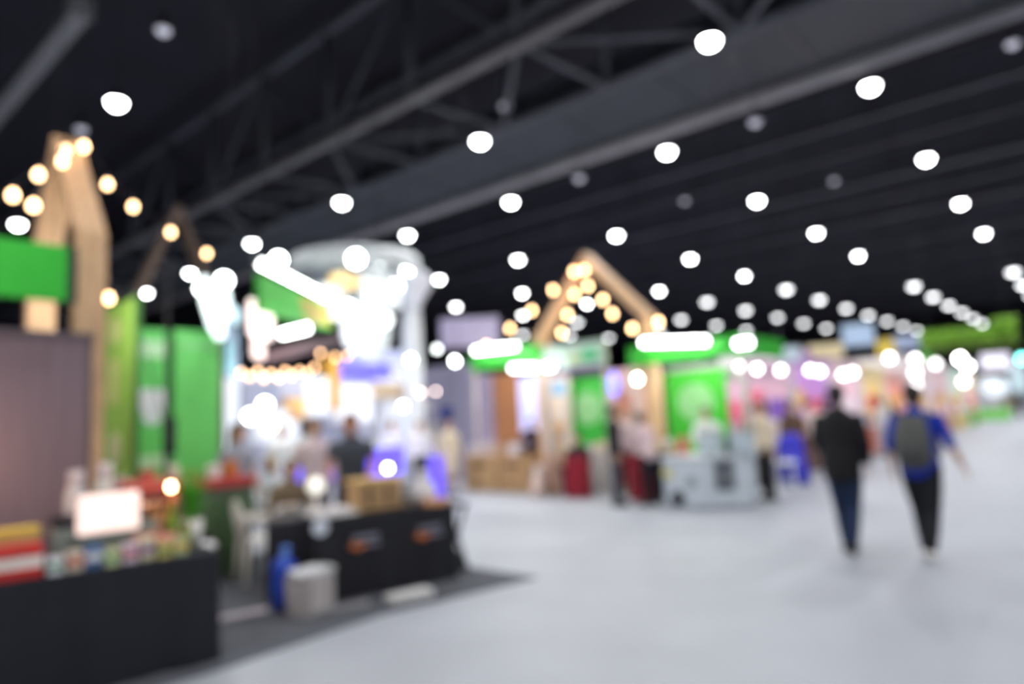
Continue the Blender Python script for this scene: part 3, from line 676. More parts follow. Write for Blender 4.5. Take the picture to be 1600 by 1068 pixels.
for k, (s, dp, c) in enumerate([(-.42, .28, (150, 136, 110)), (-.18, .35, (170, 150, 118)), (-.34, .5, (196, 176, 170))]):
    t = thing('food_tray', ['oval tan food tray nearest the white chair', 'oval tan food tray next to the paper tray', 'pinkish food tray behind the two tan trays'][k], 'tray', ((3.87, 4.15, 4.0)[k], (6.42, 6.38, 6.66)[k], .745), TB)
    MB().lathe([(0, .012), (.1, .012), (.13, .05), (.138, .05), (.105, 0), (0, 0)], seg=24).build('dish', STEEL, t, True)
    m = MB(); r2 = random.Random(k)
    for q in range(14): a = r2.uniform(0, 6.28); d = r2.uniform(0, .08); m.ball((d*math.cos(a), d*math.sin(a), .045), .026, seg=8)
    m.build('food', mat(c, .7, .2, 20), t, True, voxel=.01)['kind'] = 'stuff'
t = thing('paper_notice', 'white round paper notice on a stand at the table front', 'notice', bt(.0, .03), TB)
MB().cyl((0, -.035, -.06), (0, -.045, -.06), .075, seg=24).build('disc', mat((212, 218, 228), .5), t); MB().box((0, .0, .005), (.06, .08, .008)).build('clip', STEEL, t); MB().box((0, -.035, -.01), (.02, .008, .04)).build('hook', STEEL, t)
# bins and boxes on the floor
t = thing('plastic_tub', 'pale translucent tub with white lid beside the logo table', 'tub', (3.42, 5.42, .012), TB)
MB().lathe([(0, 0), (.17, 0), (.185, .33), (.165, .33), (.155, .02), (0, .02)], seg=4).build('tub_body', mat((196, 188, 186), .4), t); MB().box((0, 0, .35), (.26, .26, .04), Matrix.Rotation(PI/4, 4, 'Z') if False else None, bev=.015).build('lid', WHITE, t)
t = thing('plastic_tub', 'second grey-white tub against the logo table corner', 'tub', (3.60, 5.50, .012), TB+.1)
MB().box((0, 0, .16), (.2, .24, .32), bev=.02).build('tub_body', mat((184, 176, 176), .4), t); MB().box((0, 0, .34), (.22, .26, .035), bev=.012).build('lid', mat((214, 216, 216), .4), t)
t = thing('waste_bag', 'blue plastic waste bag behind the pale tub', 'bag', (3.38, 5.72, .012), 0)
t.scale = (.9, .9, .8)
MB().loft([(V((0, 0, .05)), .12, .12), (V((.01, .01, .25)), .13, .12), (V((0, 0, .42)), .11, .11), (V((.01, 0, .5)), .12, .12)], V((1, 0, 0)), 18).build('bag_body', mat((40, 78, 196), .4, .15, 10, bump=.7), t, True)
MB().loft([(V((.0, 0, .5)), .09, .08), (V((.02, 0, .6)), .03, .03), (V((.03, 0, .66)), .06, .05)], V((1, 0, 0)), 14).build('bag_neck', mat((90, 128, 206), .4), t, True)
t = thing('storage_rail', 'low metal base frame under the tubs on the carpet edge', 'frame', (3.64, 5.22, .012), TB)
MB().box((0, 0, .025), (.5, .04, .04), bev=.005).build('front_rail', mat((170, 168, 170), .4), t); MB().box((-.24, .1, .025), (.04, .16, .04), bev=.005).build('side_rail', mat((170, 168, 170), .4), t)
box_thing('flat_box', 'flat white box lying on the carpet in front of the logo table', 'box', (4.20, 4.98, .012), (.42, .17, .07), (224, 222, 220), TB+.05, lid=(232, 230, 228))
t = thing('power_strip', 'white power strip lying on the dark carpet', 'power strip', (3.02, 5.86, .012), -.25)
MB().box((0, 0, .02), (.5, .06, .035), bev=.008).build('strip_body', mat((226, 214, 222), .4), t)
for k in range(5): MB().cyl((-.18+k*.09, 0, .037), (-.18+k*.09, 0, .042), .018, seg=12).build('socket', mat((170, 165, 172), .5), t)
t = thing('folding_table', 'small dark folding stand at the right end of the logo table', 'stand', (5.2, 5.52, 0.012), TB)
MB().box((0, 0, .7), (.3, .46, .03), bev=.005).build('top', BLACK, t)
for sx in (-1, 1):
    MB().bar((sx*.13, -.2, .69), (sx*.13, .2, .01), .03).build('leg', BLACK, t); MB().bar((sx*.13, .2, .69), (sx*.13, -.2, .01), .03).build('leg', BLACK, t)
MB().box((0, -.02, .12), (.24, .3, .2), bev=.01).build('lower_box', mat((40, 44, 46), .6), t)
# chairs and stools
plastic_chair('white plastic armchair left of the food trays', (3.93, 7.08, .012), -.25)
stool('white plastic stool between the plant and the armchair', (3.2, 7.0, .012), h=.5, r=.17)
stool('low white stool behind the armchair', (3.15, 7.42, .012), h=.42, r=.13, rgb=(206, 196, 186))
t = thing('tote_bag', 'dark bag slumped behind the white armchair', 'bag', (3.5, 7.5, .012), .3)
MB().loft([(V((0, 0, .04)), .17, .12), (V((0, 0, .25)), .19, .13), (V((0, 0, .5)), .14, .08)], V((1, 0, 0)), 18).build('bag_body', mat((44, 34, 38), .8), t, True)
MB().tube([(-.08, 0, .5), (-.06, 0, .64), (.06, 0, .64), (.08, 0, .5)], .01).build('handle', BLACK, t, True)
# people around the second stand
make_person('person in a grey T-shirt leaning over the logo table', (4.72, 6.5, .012), -2.3, 1.72, 'serve', (74, 80, 92), (38, 40, 50), hair=(70, 34, 24), sleeves='short', vox=.014, skin=mat((190, 128, 100), .55))
make_person('person in a pale pink shirt behind the person in grey', (4.95, 7.6, .012), -2.2, 1.68, 'stand', (206, 184, 190), (90, 80, 90), hair=(60, 40, 30), vox=.017)
make_person('person in a grey top and purple skirt beside the plain green banner', (4.12, 7.98, .012), -1.4, 1.66, 'stand', (150, 152, 166), (66, 40, 84), hair=(30, 24, 24), long_hair=True, sleeves='short', vox=.016, skirt=True)
make_person('seated person in olive brown behind the food trays', (4.52, 7.5, .012), -1.9, 1.6, 'sit', (124, 106, 84), (34, 32, 38), hair=(70, 58, 40), vox=.016)
plastic_chair('plastic chair under the seated person in olive brown', (4.5, 7.5, .012), -1.9)
make_person('person in a white top seated beyond the armchair', (4.95, 8.75, .012), -1.6, 1.6, 'sit', (216, 220, 226), (28, 26, 32), hair=(180, 150, 90), vox=.018)
plastic_chair('plastic chair under the person in a white top', (4.95, 8.76, .012), -1.6)

# ================================================================== white tower stand (centre left)
WY = 12.2
lw = mat((236, 240, 246), .5, .03)
glow = mat((246, 252, 255), .5, .02, emit=.55)  # glow makes plain white panels look strongly lit
def PT(px, py, Y=WY): return PY(px, py, Y)
base = PT(560, 700)
t = thing('exhibition_stand', 'tall brightly lit white stand with a round canopy and pillar', 'exhibition stand', (8.4, 12.6, 0))
L = t.location
def ip(p): return V(p)-L
xp = PT(646, 600).x
m = MB(); m.box(ip((xp, 12.2, 2.1)), (.34, .34, 4.2), bev=.03)
m.build('pillar', lw, t)
MB().loft([(ip((xp, 12.2, 4.15)), .17, .17), (ip((xp+.05, 12.2, 4.5)), .24, .24), (ip((xp+.15, 12.2, 4.95)), .44, .4), (ip((xp+.15, 12.2, 5.02)), .46, .42)], V((1, 0, 0)), 24).build('pillar_capital', mat((226, 228, 240), .5), t, True)
cc = PT(556, 422, 13.2)
rr = 1.5; zc = cc.z
MB().lathe([(rr-.1, -.18), (rr, -.2), (rr+.04, .0), (rr, .24), (rr-.1, .22), (rr-.1, -.18)], seg=48).build('canopy_ring', mat((206, 212, 214), .5), t, True).location = ip((cc.x, 13.2, zc))
MB().lathe([(0, .1), (rr-.1, .1), (rr-.1, .05), (0, .05)], seg=48).build('canopy_disc', mat((196, 206, 206), .6), t, True).location = ip((cc.x, 13.2, zc))
for a in range(6): MB().bar(ip((cc.x+.2*math.cos(a*PI/3), 13.2+.2*math.sin(a*PI/3), zc+.14)), ip((cc.x+1.4*math.cos(a*PI/3), 13.2+1.4*math.sin(a*PI/3), zc+.14)), .08).build('canopy_rib', WHITE, t)
MB().cyl(ip((cc.x, 13.2, 0)), ip((cc.x, 13.2, zc+.1)), .3, seg=28).build('core_column', lw, t, True)
# big white rounded emblem under the canopy
e = PT(575, 515); MB().ball(ip((e.x, 12.25, e.z)), .72, (.95, .16, .85), 28).build('round_emblem', mat((222, 230, 232), .5, emit=.35), t, True)  # emblem glow imitates light falling on it
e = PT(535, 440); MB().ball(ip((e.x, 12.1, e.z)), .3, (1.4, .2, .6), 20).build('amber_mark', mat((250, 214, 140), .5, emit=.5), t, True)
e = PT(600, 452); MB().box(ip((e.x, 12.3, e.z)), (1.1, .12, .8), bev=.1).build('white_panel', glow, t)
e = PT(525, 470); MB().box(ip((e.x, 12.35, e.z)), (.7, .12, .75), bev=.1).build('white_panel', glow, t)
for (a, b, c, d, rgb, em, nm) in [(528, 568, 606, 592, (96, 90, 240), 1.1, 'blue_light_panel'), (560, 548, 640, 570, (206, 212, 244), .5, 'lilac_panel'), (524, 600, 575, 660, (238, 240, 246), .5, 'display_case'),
                          (578, 600, 640, 622, (206, 180, 150), 0, 'wood_shelf'), (585, 560, 650, 600, (244, 244, 248), .3, 'upper_wall'), (508, 560, 526, 640, (214, 158, 60), 0, 'amber_post'), (445, 622, 472, 656, (240, 190, 120), .25, 'orange_box'),  # orange boxes, given a glow as if lit
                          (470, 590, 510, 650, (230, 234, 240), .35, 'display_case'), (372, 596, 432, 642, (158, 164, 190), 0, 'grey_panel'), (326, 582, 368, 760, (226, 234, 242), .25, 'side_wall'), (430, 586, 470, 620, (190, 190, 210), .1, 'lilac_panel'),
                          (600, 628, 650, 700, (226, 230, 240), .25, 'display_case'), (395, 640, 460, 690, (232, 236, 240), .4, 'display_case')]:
    x, z, w, h = RY(a, b, c, d, WY+.3); partbox(t, nm, (x, WY+.3, z+h/2), (w, .3, h), mat(rgb, .5, .06, emit=em*.75))  # walls, cases and panels glow to imitate strong stand lighting
x, z, w, h = RY(340, 560, 652, 758, WY+1.1); partbox(t, 'back_wall', (x, WY+1.6, max(h, 1)/2), (w, .1, h), mat((216, 220, 230), .6))
# counters with violet light strips
for k, (a, b, c, d, lab) in enumerate([(478, 722, 512, 752, 'left of the person in grey'), (552, 700, 622, 744, 'right of the person in grey')]):
    Yc = 10.6; x, z, w, h = RY(a, b, c, d, Yc)
    q = thing('lit_counter', 'white counter with a violet glowing front, '+lab, 'counter', (x, Yc+.3, 0))
    MB().box((0, 0, z/2), (w+.3, .6, z), bev=.01).build('base_unit', WHITE, q); MB().box((0, 0, z+h+.02), (w+.34, .64, .05), bev=.01).build('top', WHITE, q)
    MB().box((0, -.02, z+h/2), (w+.28, .58, h), bev=.01).build('glowing_front', mat((96, 80, 250), .4, .12, 6, emit=1.5), q)
x, z, w, h = RY(685, 712, 700, 735, 10.9); q = box_thing('violet_lamp_box', 'small violet glowing box at the right end of the white stand', 'lightbox', (x, 11.2, 0), (w+.1, .3, z+h), (112, 92, 240), emit=.7)
def people_y(px, pyhead, Y, H):   # standing position on the ray at plane Y
    q = PY(px, pyhead, Y); return (q.x, Y, 0)
# dark monitor, jacket etc.
x, z, w, h = RY(470, 652, 500, 680, 11.2); q = thing('monitor', 'dark monitor on a white stand among the bright displays', 'monitor', (x, 11.2, 0))
MB().box((0, 0, z+h/2), (w, .06, h), bev=.01).build('screen', mat((40, 30, 32), .4), q); MB().box((0, .1, z/2), (w*.8, .3, z), bev=.02).build('pedestal', mat((224, 226, 224), .5), q)
make_person('person in white with a dark strap at the right of the white stand', people_y(612, 650, 11.7, 1.65), -2.0, 1.66, 'stand', (222, 220, 236), (60, 62, 78), hair=(44, 40, 50), long_hair=True, vox=.02)
make_person('person in a cream dress by the stack of kraft boxes', (PX(702, 770, 10.6).x, PX(702, 700, 10.6).y, 0), -1.8, 1.62, 'stand', (222, 206, 180), (214, 196, 168), hair=(26, 22, 24), long_hair=True, vox=.018, skirt=True)
make_person('person in white behind the bright display cases', people_y(655, 660, 11.3, 1.6), -2.2, 1.62, 'stand', (236, 232, 236), (196, 190, 200), hair=(110, 86, 60), vox=.02)
make_person('person in ochre beside the amber post of the white stand', people_y(440, 668, 11.0, 1.6), -1.9, 1.66, 'stand', (226, 226, 226), (150, 140, 120), hair=(120, 120, 60), vox=.02)
# chair (black) in front
q = thing('office_chair', 'black office chair between the logo table and the white stand', 'chair', (PY(640, 760, 8.8).x, 8.8, 0), .4)
MB().box((0, 0, .48), (.46, .46, .08), bev=.03).build('seat', BLACK, q); MB().box((.0, -.22, .82), (.44, .06, .5), bev=.03).build('backrest', mat((34, 38, 42), .7), q)
MB().cyl((0, 0, .08), (0, 0, .45), .03).build('column', STEEL, q)
for a in range(5): MB().bar((0, 0, .08), (.27*math.cos(a*1.257), .27*math.sin(a*1.257), .05), .03).build('leg', STEEL, q); MB().ball((.27*math.cos(a*1.257), .27*math.sin(a*1.257), .028), .028, seg=10).build('caster', BLACK, q, True)
# sign with lit tube on a pole, green fascia turned towards the aisle
A_, B_ = PD(402, 412, 12.3), PD(512, 468, 14.4)
t = thing('hanging_sign', 'green and gold sign board under a bright slanting tube light', 'sign', ((A_+B_)/2)-V((0, 0, .85)), math.atan2((B_-A_).y, (B_-A_).x))
LL = (V((B_.x, B_.y, 0))-V((A_.x, A_.y, 0))).length; sl = (B_.z-A_.z)/LL
m = MB(); m.prism([(-LL/2, .85-sl*LL/2-.18), (LL/2, .85+sl*LL/2-.1), (LL/2, .85+sl*LL/2-.62), (-LL/2, .85-sl*LL/2-.82)], 'y', -.05, .05); m.build('sign_board', mat((62, 168, 52), .5, .1), t)
MB().prism([(LL*.0, .62), (LL*.5, .66+sl*LL/2), (LL*.5, .3+sl*LL/2), (LL*.12, .16)], 'y', -.06, -.052).build('gold_pattern', mat((168, 150, 64), .5, .35, 4), t)
for s in (-1, 1): MB().cyl((s*LL*.4, 0, .6), (s*LL*.4, 0, 13.5-t.location.z), .003, seg=6).build('hanging_wire', WIRE, t)
d0 = (A_-V(t.location)); 
tl = tube_light('bright slanting tube light over the green and gold sign', A_+V((-.05, -.08, .02)), B_+V((-.05, -.08, .02)), 16, .06, group='tube lights of the tall stands')
# brown beam with tube
t = thing('wooden_beam', 'dark brown beam below the pink-white lit sign', 'beam', PY(465, 540, 10.9)-V((0, 0, 0)))
pa, pb = PD(412, 560, 13.2), PD(528, 530, 12.2)
MB().bar(pa-V(t.location), pb-V(t.location), .3, .12, .01).build('beam_body', mat((112, 92, 98), .6), t)
for p in (pa, pb): MB().cyl(p-V(t.location), V((p.x, p.y, 13.5))-V(t.location), .003, seg=6).build('hanging_wire', WIRE, t)
tube_light('short bright tube light just above the brown beam', PD(440, 522, 12.6), PD(486, 511, 12.3), 16, .06, group='tube lights of the tall stands')
t = thing('lit_sign', 'glowing pink-white sign left of the green and gold sign', 'sign', PD(408, 500, 12.9)-V((0, 0, .5)), .7)
MB().box((0, 0, .5), (.95, .12, .62), bev=.06).build('lit_face', mat((255, 232, 226), .4, .03, emit=2.4), t)
MB().box((-.15, 0, .05), (.4, .1, .5), bev=.06).build('lower_tab', mat((255, 226, 220), .4, .03, emit=1.3), t)
for s in (-1, 1): MB().cyl((s*.4, 0, .8), (s*.4, 0, 13.5-t.location.z), .003, seg=6).build('hanging_wire', WIRE, t)
t = thing('lit_sign', 'glowing bluish white leaf-shaped sign above the plain green banner', 'sign', PD(337, 474, 8.9)-V((0, 0, .5)), .5)
t.scale = (.8, .8, .8)
MB().loft([(V((-.30, 0, .95)), .10, .05), (V((-.16, 0, .65)), .17, .06), (V((0.02, 0, .35)), .2, .06), (V((.12, 0, .12)), .1, .05)], V((1, 0, 0)), 18).build('left_leaf', mat((236, 252, 255), .4, .03, emit=2.0), t, True)
MB().loft([(V((.14, 0, 1.05)), .10, .05), (V((.2, 0, .75)), .14, .06), (V((.12, 0, .4)), .14, .05)], V((1, 0, 0)), 18).build('right_leaf', mat((236, 252, 255), .4, .03, emit=2.0), t, True)
MB().box((.42, .02, .55), (.4, .08, .22), Matrix.Rotation(.35, 4, 'Y'), bev=.03).build('cross_bar', mat((206, 236, 245), .4, .03, emit=1.0), t)
for s in (-.1, .25): MB().cyl((s, 0, .8), (s, 0, (13.5-t.location.z)/.8), .003, seg=6).build('hanging_wire', WIRE, t)
t = thing('hanging_banner', 'pale grey-blue banner hanging below the leaf-shaped sign', 'banner', PD(352, 545, 12.0)-V((0, 0, .35)), .6)
MB().box((0, 0, .35), (.75, .05, .95), bev=.01).build('cloth', mat((130, 156, 180), .7, .2, 2), t); MB().box((.05, -.03, .2), (.14, .02, .5)).build('teal_stripe', mat((130, 206, 214), .6), t)
for s in (-1, 1): MB().cyl((s*.3, 0, .8), (s*.3, 0, 13.5-t.location.z), .003, seg=6).build('hanging_wire', WIRE, t)
# floodlights on the white stand
for k, (a, b, st, Y, w, r) in enumerate([(435, 406, 40, 12.0, 'above the slanting tube light', .13), (556, 404, 60, 11.9, 'on top of the canopy middle', .16), (638, 416, 60, 11.9, 'on the right of the canopy', .16), (594, 412, 4, 11.9, 'between the two canopy floodlights', .1),
                                        (620, 446, 14, 12.0, 'under the right of the canopy', .12), (545, 480, 14, 12.0, 'beside the round emblem', .13), (392, 650, 14, 11.4, 'low at the left of the display cases', .12), (414, 632, 12, 11.4, 'above the low left floodlight', .12), (422, 664, 12, 11.5, 'beside the low left floodlight', .12),
                                        (630, 634, 18, 11.2, 'over the person with a dark strap', .07), (606, 731, 22, 9.9, 'on the violet counter', .06), (642, 562, 10, 12.0, 'on the pillar', .1), (585, 462, 8, 11.9, 'in the middle under the canopy', .2), (600, 500, 3, 11.9, 'low on the round emblem', .2), (350, 438, 18, 7.75, 'at the tip of the leaf-shaped sign', .09), (318, 450, 16, 8.0, 'left of the leaf-shaped sign', .09)]):
    q = PY(a, b, Y); floodlight('round white floodlight '+w, tuple(q), st, r, (-.5, -1, -.35), group='floodlights of the white stand')
point(PY(560, 520, 11.3), 60, (.93, .97, 1), .3); point(PY(420, 600, 10.8), 45, (1, .98, .95), .3); point(PY(600, 640, 10.9), 30, (.95, .95, 1), .3)
k = 0; PP = []
for a, b in [(377, 582), (390, 588), (403, 580), (412, 590), (424, 584), (436, 590), (446, 580), (456, 586), (468, 580), (480, 582), (492, 574), (501, 552), (524, 558), (543, 556)]:
    q = PY(a, b, 11.0); PP.append(q+V((0, 0, .06))); bulb('warm bulb in the row under the brown beam, %s from the left' % ORD[k], tuple(q), 9, 'bulbs in the row under the brown beam', .034, (255, 200, 150)); k += 1
string('cable carrying the row of warm bulbs under the brown beam', [PP[0]+V((-.1, .2, 13.5-PP[0].z)), PP[0]+V((-.05, .1, .5))]+PP+[PP[-1]+V((.05, .1, .5)), PP[-1]+V((.1, .2, 13.5-PP[-1].z))], .004)
for k, (a, b) in enumerate([(658, 613), (681, 611)]): bulb('pale pink bulb right of the white pillar, %s one' % ('left', 'right')[k], tuple(PY(a, b, 12.0)), 16, 'pale bulbs right of the pillar', .03, (255, 225, 215))

string('lead of the two pale pink bulbs right of the pillar', [PY(681, 611, 12.0)+V((0, 0, .07)), PY(658, 613, 12.0)+V((0, 0, .07)), (xp+.1, 12.05, PY(658, 613, 12.0).z+.25)])
# ================================================================== far row: stands facing the cross aisle
GX = 11.95
gable('distant wooden gable frame over the green fascias', GX, 6.66, 9.36, 3.50, 3.38, 4.90, .34, .2)
t = thing('fascia', 'green fascia over the right-hand stand with the white counter', 'fascia', (11.75, 5.9, 0))
y0, z0, w, h = RX(984, 533, 1160, 563, 11.6)
MB().box((-.15, y0-5.9, z0+h/2), (.12, w, h), bev=.01).build('fascia_board', mat((52, 190, 48), .5, .06), t)
y1, z1, w1, h1 = RX(1030, 563, 1120, 572, 11.6); MB().box((-.12, y1-5.9, z1+h1/2), (.1, w1, h1), bev=.01).build('dark_sign_strip', mat((92, 72, 104), .5), t)
for yy_ in (y0-w/2, y0+w/2): MB().box((-.1, yy_-5.9, z0/2), (.07, .07, z0), bev=.005).build('post', mat((210, 206, 200), .5), t)
MB().box((.9, y0-5.9-w/2, z0+h/2), (1.8, .08, h), bev=.01).build('side_fascia', mat((52, 190, 48), .5, .06), t)
t = thing('fascia', 'green fascia at the left above the brown wall panel', 'fascia', (11.75, 10.1, 0))
y0, z0, w, h = RX(738, 545, 846, 572, 11.6)
MB().box((-.15, y0-10.1, z0+h/2), (.12, w, h), bev=.01).build('fascia_board', mat((52, 184, 48), .5, .06), t)
for yy_ in (y0-w/2, y0+w/2): MB().box((-.1, yy_-10.1, z0/2), (.07, .07, z0), bev=.005).build('post', mat((196, 190, 190), .5), t)
t = thing('fascia', 'white sign with pale green marks between the two green fascias', 'sign', (11.75, 8.2, 0))
y0, z0, w, h = RX(849, 536, 944, 574, 11.6)
MB().box((-.1, y0-8.2, z0+h/2), (.12, w, h), bev=.01).build('sign_board', mat((198, 222, 204), .5, .06), t)
MB().box((-.17, y0-8.2-w*.28, z0+h*.45), (.02, w*.28, h*.5), bev=.04).build('green_mark', mat((90, 206, 140), .5), t)
MB().box((-.17, y0-8.2-w*.05, z0+h*.35), (.02, w*.2, h*.3), bev=.04).build('yellow_mark', mat((214, 226, 160), .5), t)
y2, z2, w2, h2 = RX(860, 574, 940, 584, 11.6); MB().box((-.1, y2-8.2, z2+h2/2), (.08, w2, h2)).build('purple_strip', mat((110, 80, 130), .5), t)
for yy_ in (y0-w/2+.04, y0+w/2-.04): MB().box((-.1, yy_-8.2, z0/2), (.06, .06, z0), bev=.005).build('post', mat((196, 190, 190), .5), t)
for lab, a, b, s in [('long tube light on top of the right green fascia', (1004, 535), (1108, 532), 16), ('short tube light at the right end of the right green fascia', (1150, 537), (1176, 534), 16),
                     ('long tube light on the left green fascia', (742, 548), (810, 540), 14), ('tube light below the left green fascia', (800, 575), (842, 574), 14), ('small tube light right below the left green fascia', (852, 573), (868, 572), 14)]:
    tube_light(lab, PX(a[0], a[1], 11.3), PX(b[0], b[1], 11.3), s, .055, group='tube lights over the far stands')
# back walls of that row
def wallpanel(lab, a, b, c, d, X, rgb, decals=(), name='wall_panel', emit=0):
    y, z, w, h = RX(a, b, c, d, X); return panel(name, lab, 'panel', (X, y, 0), (.06, w, z+h), rgb, decals=decals, emit=emit)
wallpanel('green panel with a large pale disc behind the dark person', 893, 590, 948, 680, 13.2, (60, 190, 66), [(0, 1.75, .75, 0, (150, 214, 150), 'disc')])
wallpanel('green panel with a large pale disc behind the vendor in white', 1043, 578, 1136, 670, 13.2, (66, 204, 50), [(0, 1.75, .8, 0, (150, 216, 146), 'disc')])
wallpanel('brown wall panel under the left green fascia', 773, 583, 812, 655, 13.0, (184, 124, 84))
wallpanel('lavender curtain panel left of the brown wall panel', 735, 585, 770, 660, 13.1, (180, 166, 192))
wallpanel('black sheet imitating the shaded gap between the wooden post and the right green panel', 1015, 568, 1046, 672, 13.3, (34, 30, 34))  # dark sheet put in for the shade of an open gap
wallpanel('glowing blue-white screen right of the brown wall panel', 812, 588, 842, 640, 13.0, (190, 196, 250), emit=.7)
wallpanel('poster with a blue sky top and food pictures', 846, 588, 892, 690, 13.0, (226, 214, 204), [(0, 2.25, .62, .3, (96, 178, 228), 'box'), (0, 1.35, .55, .2, (214, 170, 120), 'box'), (.1, 1.7, .3, .25, (240, 230, 230), 'box')])
wallpanel('pinkish display wall beside the wooden post', 950, 576, 1012, 690, 13.1, (214, 180, 170), [(0, 1.8, .5, .5, (190, 130, 106), 'box'), (.3, 2.2, .25, .4, (226, 214, 224), 'box')])
wallpanel('pale grey back wall behind the kraft boxes', 656, 572, 736, 700, 13.4, (170, 166, 190), [(-.1, 1.85, .5, .35, (44, 66, 150), 'box'), (.75, 2.1, .5, .4, (232, 228, 232), 'box'), (.7, 1.3, .7, .6, (222, 214, 206), 'box')])
t = thing('lit_pillar', 'small oval violet-blue lamp on the pinkish display wall', 'lamp', PX(959, 600, 12.9)-V((0, 0, .3)))
MB().ball((0, 0, .3), .16, (.4, .8, 1.8), 18).build('glass', mat((128, 130, 255), .4, .03, emit=1.5), t, True); MB().box((.1, 0, .3), (.08, .12, .4), bev=.01).build('wall_plate', WHITE, t)
bulb('large warm bulb in front of the wooden post', tuple(PX(996, 592, 10.8)), 40, 'single lamps of the far stands', .05, (255, 232, 205))
floodlight('small white floodlight at the left end of the left green fascia', tuple(PX(711, 564, 11.4)), 20, .09, (-1, -.3, -.3)); floodlight('small white floodlight above the lilac wall, far left of the fascias', tuple(PX(683, 545, 11.6)), 8, .08, (-1, -.3, -.3))
point((12.2, 10.3, 2.5), 30, (1, .92, .85), .15); point((12.2, 8.2, 2.4), 28, (1, .95, .9), .15); point((12.3, 5.9, 2.4), 34, (1, .98, .95), .15)
for nm, L_ in [('right', [(897, 424), (913, 422), (919, 447), (942, 468), (957, 490), (988, 513), (1029, 503)]), ('left', [(864, 453), (831, 485), (797, 513), (760, 540)]), ('middle', [(898, 460), (887, 492), (878, 520), (870, 546)])]:
    PP = []
    for k, (a, b) in enumerate(L_):
        q = PX(a, b, GX-.25-.05*(nm == 'middle')); PP.append(q+V((0, 0, .06))); bulb('warm bulb on the %s string of the distant gable, %s from the top' % (nm, ORD[k]), tuple(q), 15, 'string bulbs of the distant gable', .05)
    string('%s festoon cable of the distant gable' % nm, [(GX-.2, 8.0, 4.86)]+PP)
# kraft boxes: two large cartons with smaller on them
def carton(lab, px0, px1, pyt, pyb, X, rgb=(190, 152, 108), dep=.55):
    y, z, w, h = RX(px0, pyt, px1, pyb, X); t = thing('cardboard_carton', lab, 'carton', (X+dep/2, y, max(0, z)), 0, 'kraft cartons by the cross aisle')
    MB().box((0, 0, h/2), (dep, w*.98, h*.99), bev=.01).build('box_body', mat(rgb, .8, .12), t); MB().box((-dep/2-.002, 0, h*.72), (.006, w*.5, h*.10)).build('dark_print', mat((120, 84, 56), .8), t)
    MB().box((0, 0, h), (dep*.98, .06, .006)).build('packing_tape', mat((214, 190, 140), .4), t); return t
y_, z_, w_, h_ = RX(727, 712, 780, 764, 11.4)
for k, (a, b) in enumerate([(727, 777), (779, 829)]):
    y, z, w, h = RX(a, 712, b, 766, 11.4)
    t = thing('cardboard_carton', ('left', 'right')[k]+' of two large kraft cartons standing by the cross aisle', 'carton', (11.7, y, 0), 0, 'kraft cartons by the cross aisle')
    H_ = .78; MB().box((0, 0, H_/2), (.6, w*.98, H_), bev=.01).build('box_body', mat(((190, 154, 108), (182, 144, 100))[k], .8, .12), t); MB().box((-.302, .05, H_*.75), (.006, w*.45, .09)).build('dark_print', mat((104, 74, 54), .8), t)
    MB().box((0, 0, H_), (.58, .06, .006)).build('packing_tape', mat((214, 190, 140), .4), t)
for k, (yv, c, hh_) in enumerate([(11.25, (224, 214, 216), .24), (10.85, (206, 190, 190), .3), (10.4, (186, 150, 120), .22), (10.05, (222, 212, 214), .26), (9.75, (96, 70, 66), .2)]):
    box_thing('gift_box', ['white', 'rose white', 'tan', 'light grey', 'dark brown'][k]+' box standing on the kraft cartons', 'box', (11.7, yv, .785), (.3, .26, hh_), c, .1*k, group='boxes on the kraft cartons')
# tables with red cloth
for k, (a, b, lab) in enumerate([(884, 912, 'narrow table with a dark red cloth left of the dark person'), (984, 1012, 'narrow table with a dark red cloth right of the dark person')]):
    y, z, w, h = RX(a, 720, b, 784, 11.0); cloth_table(lab, (11.0, y+w/2), (11.0, y-w/2), .25, .8, (146, 26, 44), group='red cloth tables')
cloth_table('white cloth table with trays behind the red cloths', (12.1, 8.6), (12.1, 7.5), .5, .82, (206, 200, 196))
for k, (yv, c) in enumerate([(8.4, (220, 216, 214)), (8.15, (226, 206, 170)), (7.95, (236, 236, 236)), (7.78, (200, 150, 110)), (7.6, (230, 226, 220))]):
    box_thing('food_box', ['white', 'butter yellow', 'bright white', 'toffee', 'eggshell'][k]+' food box on the white cloth table', 'box', (12.3, yv, .825), (.24, .18, .14+.04*(k % 2)), c, .08*k, group='food boxes on the white cloth table')
for k, (yv, xv, c, h2) in enumerate([(9.0, 11.2, (214, 196, 186), .62), (8.85, 10.9, (226, 200, 186), .4), (8.72, 11.3, (190, 150, 130), .85), (9.2, 11.5, (120, 96, 86), .55)]):
    box_thing('goods_sack', ['cream sack', 'small salmon sack', 'tall tan sack', 'brown sack'][k]+' on the floor right of the kraft cartons', 'sack', (xv, yv, 0), (.24, .24, h2), c, .3*k, bev=.06, group='sacks right of the kraft cartons')
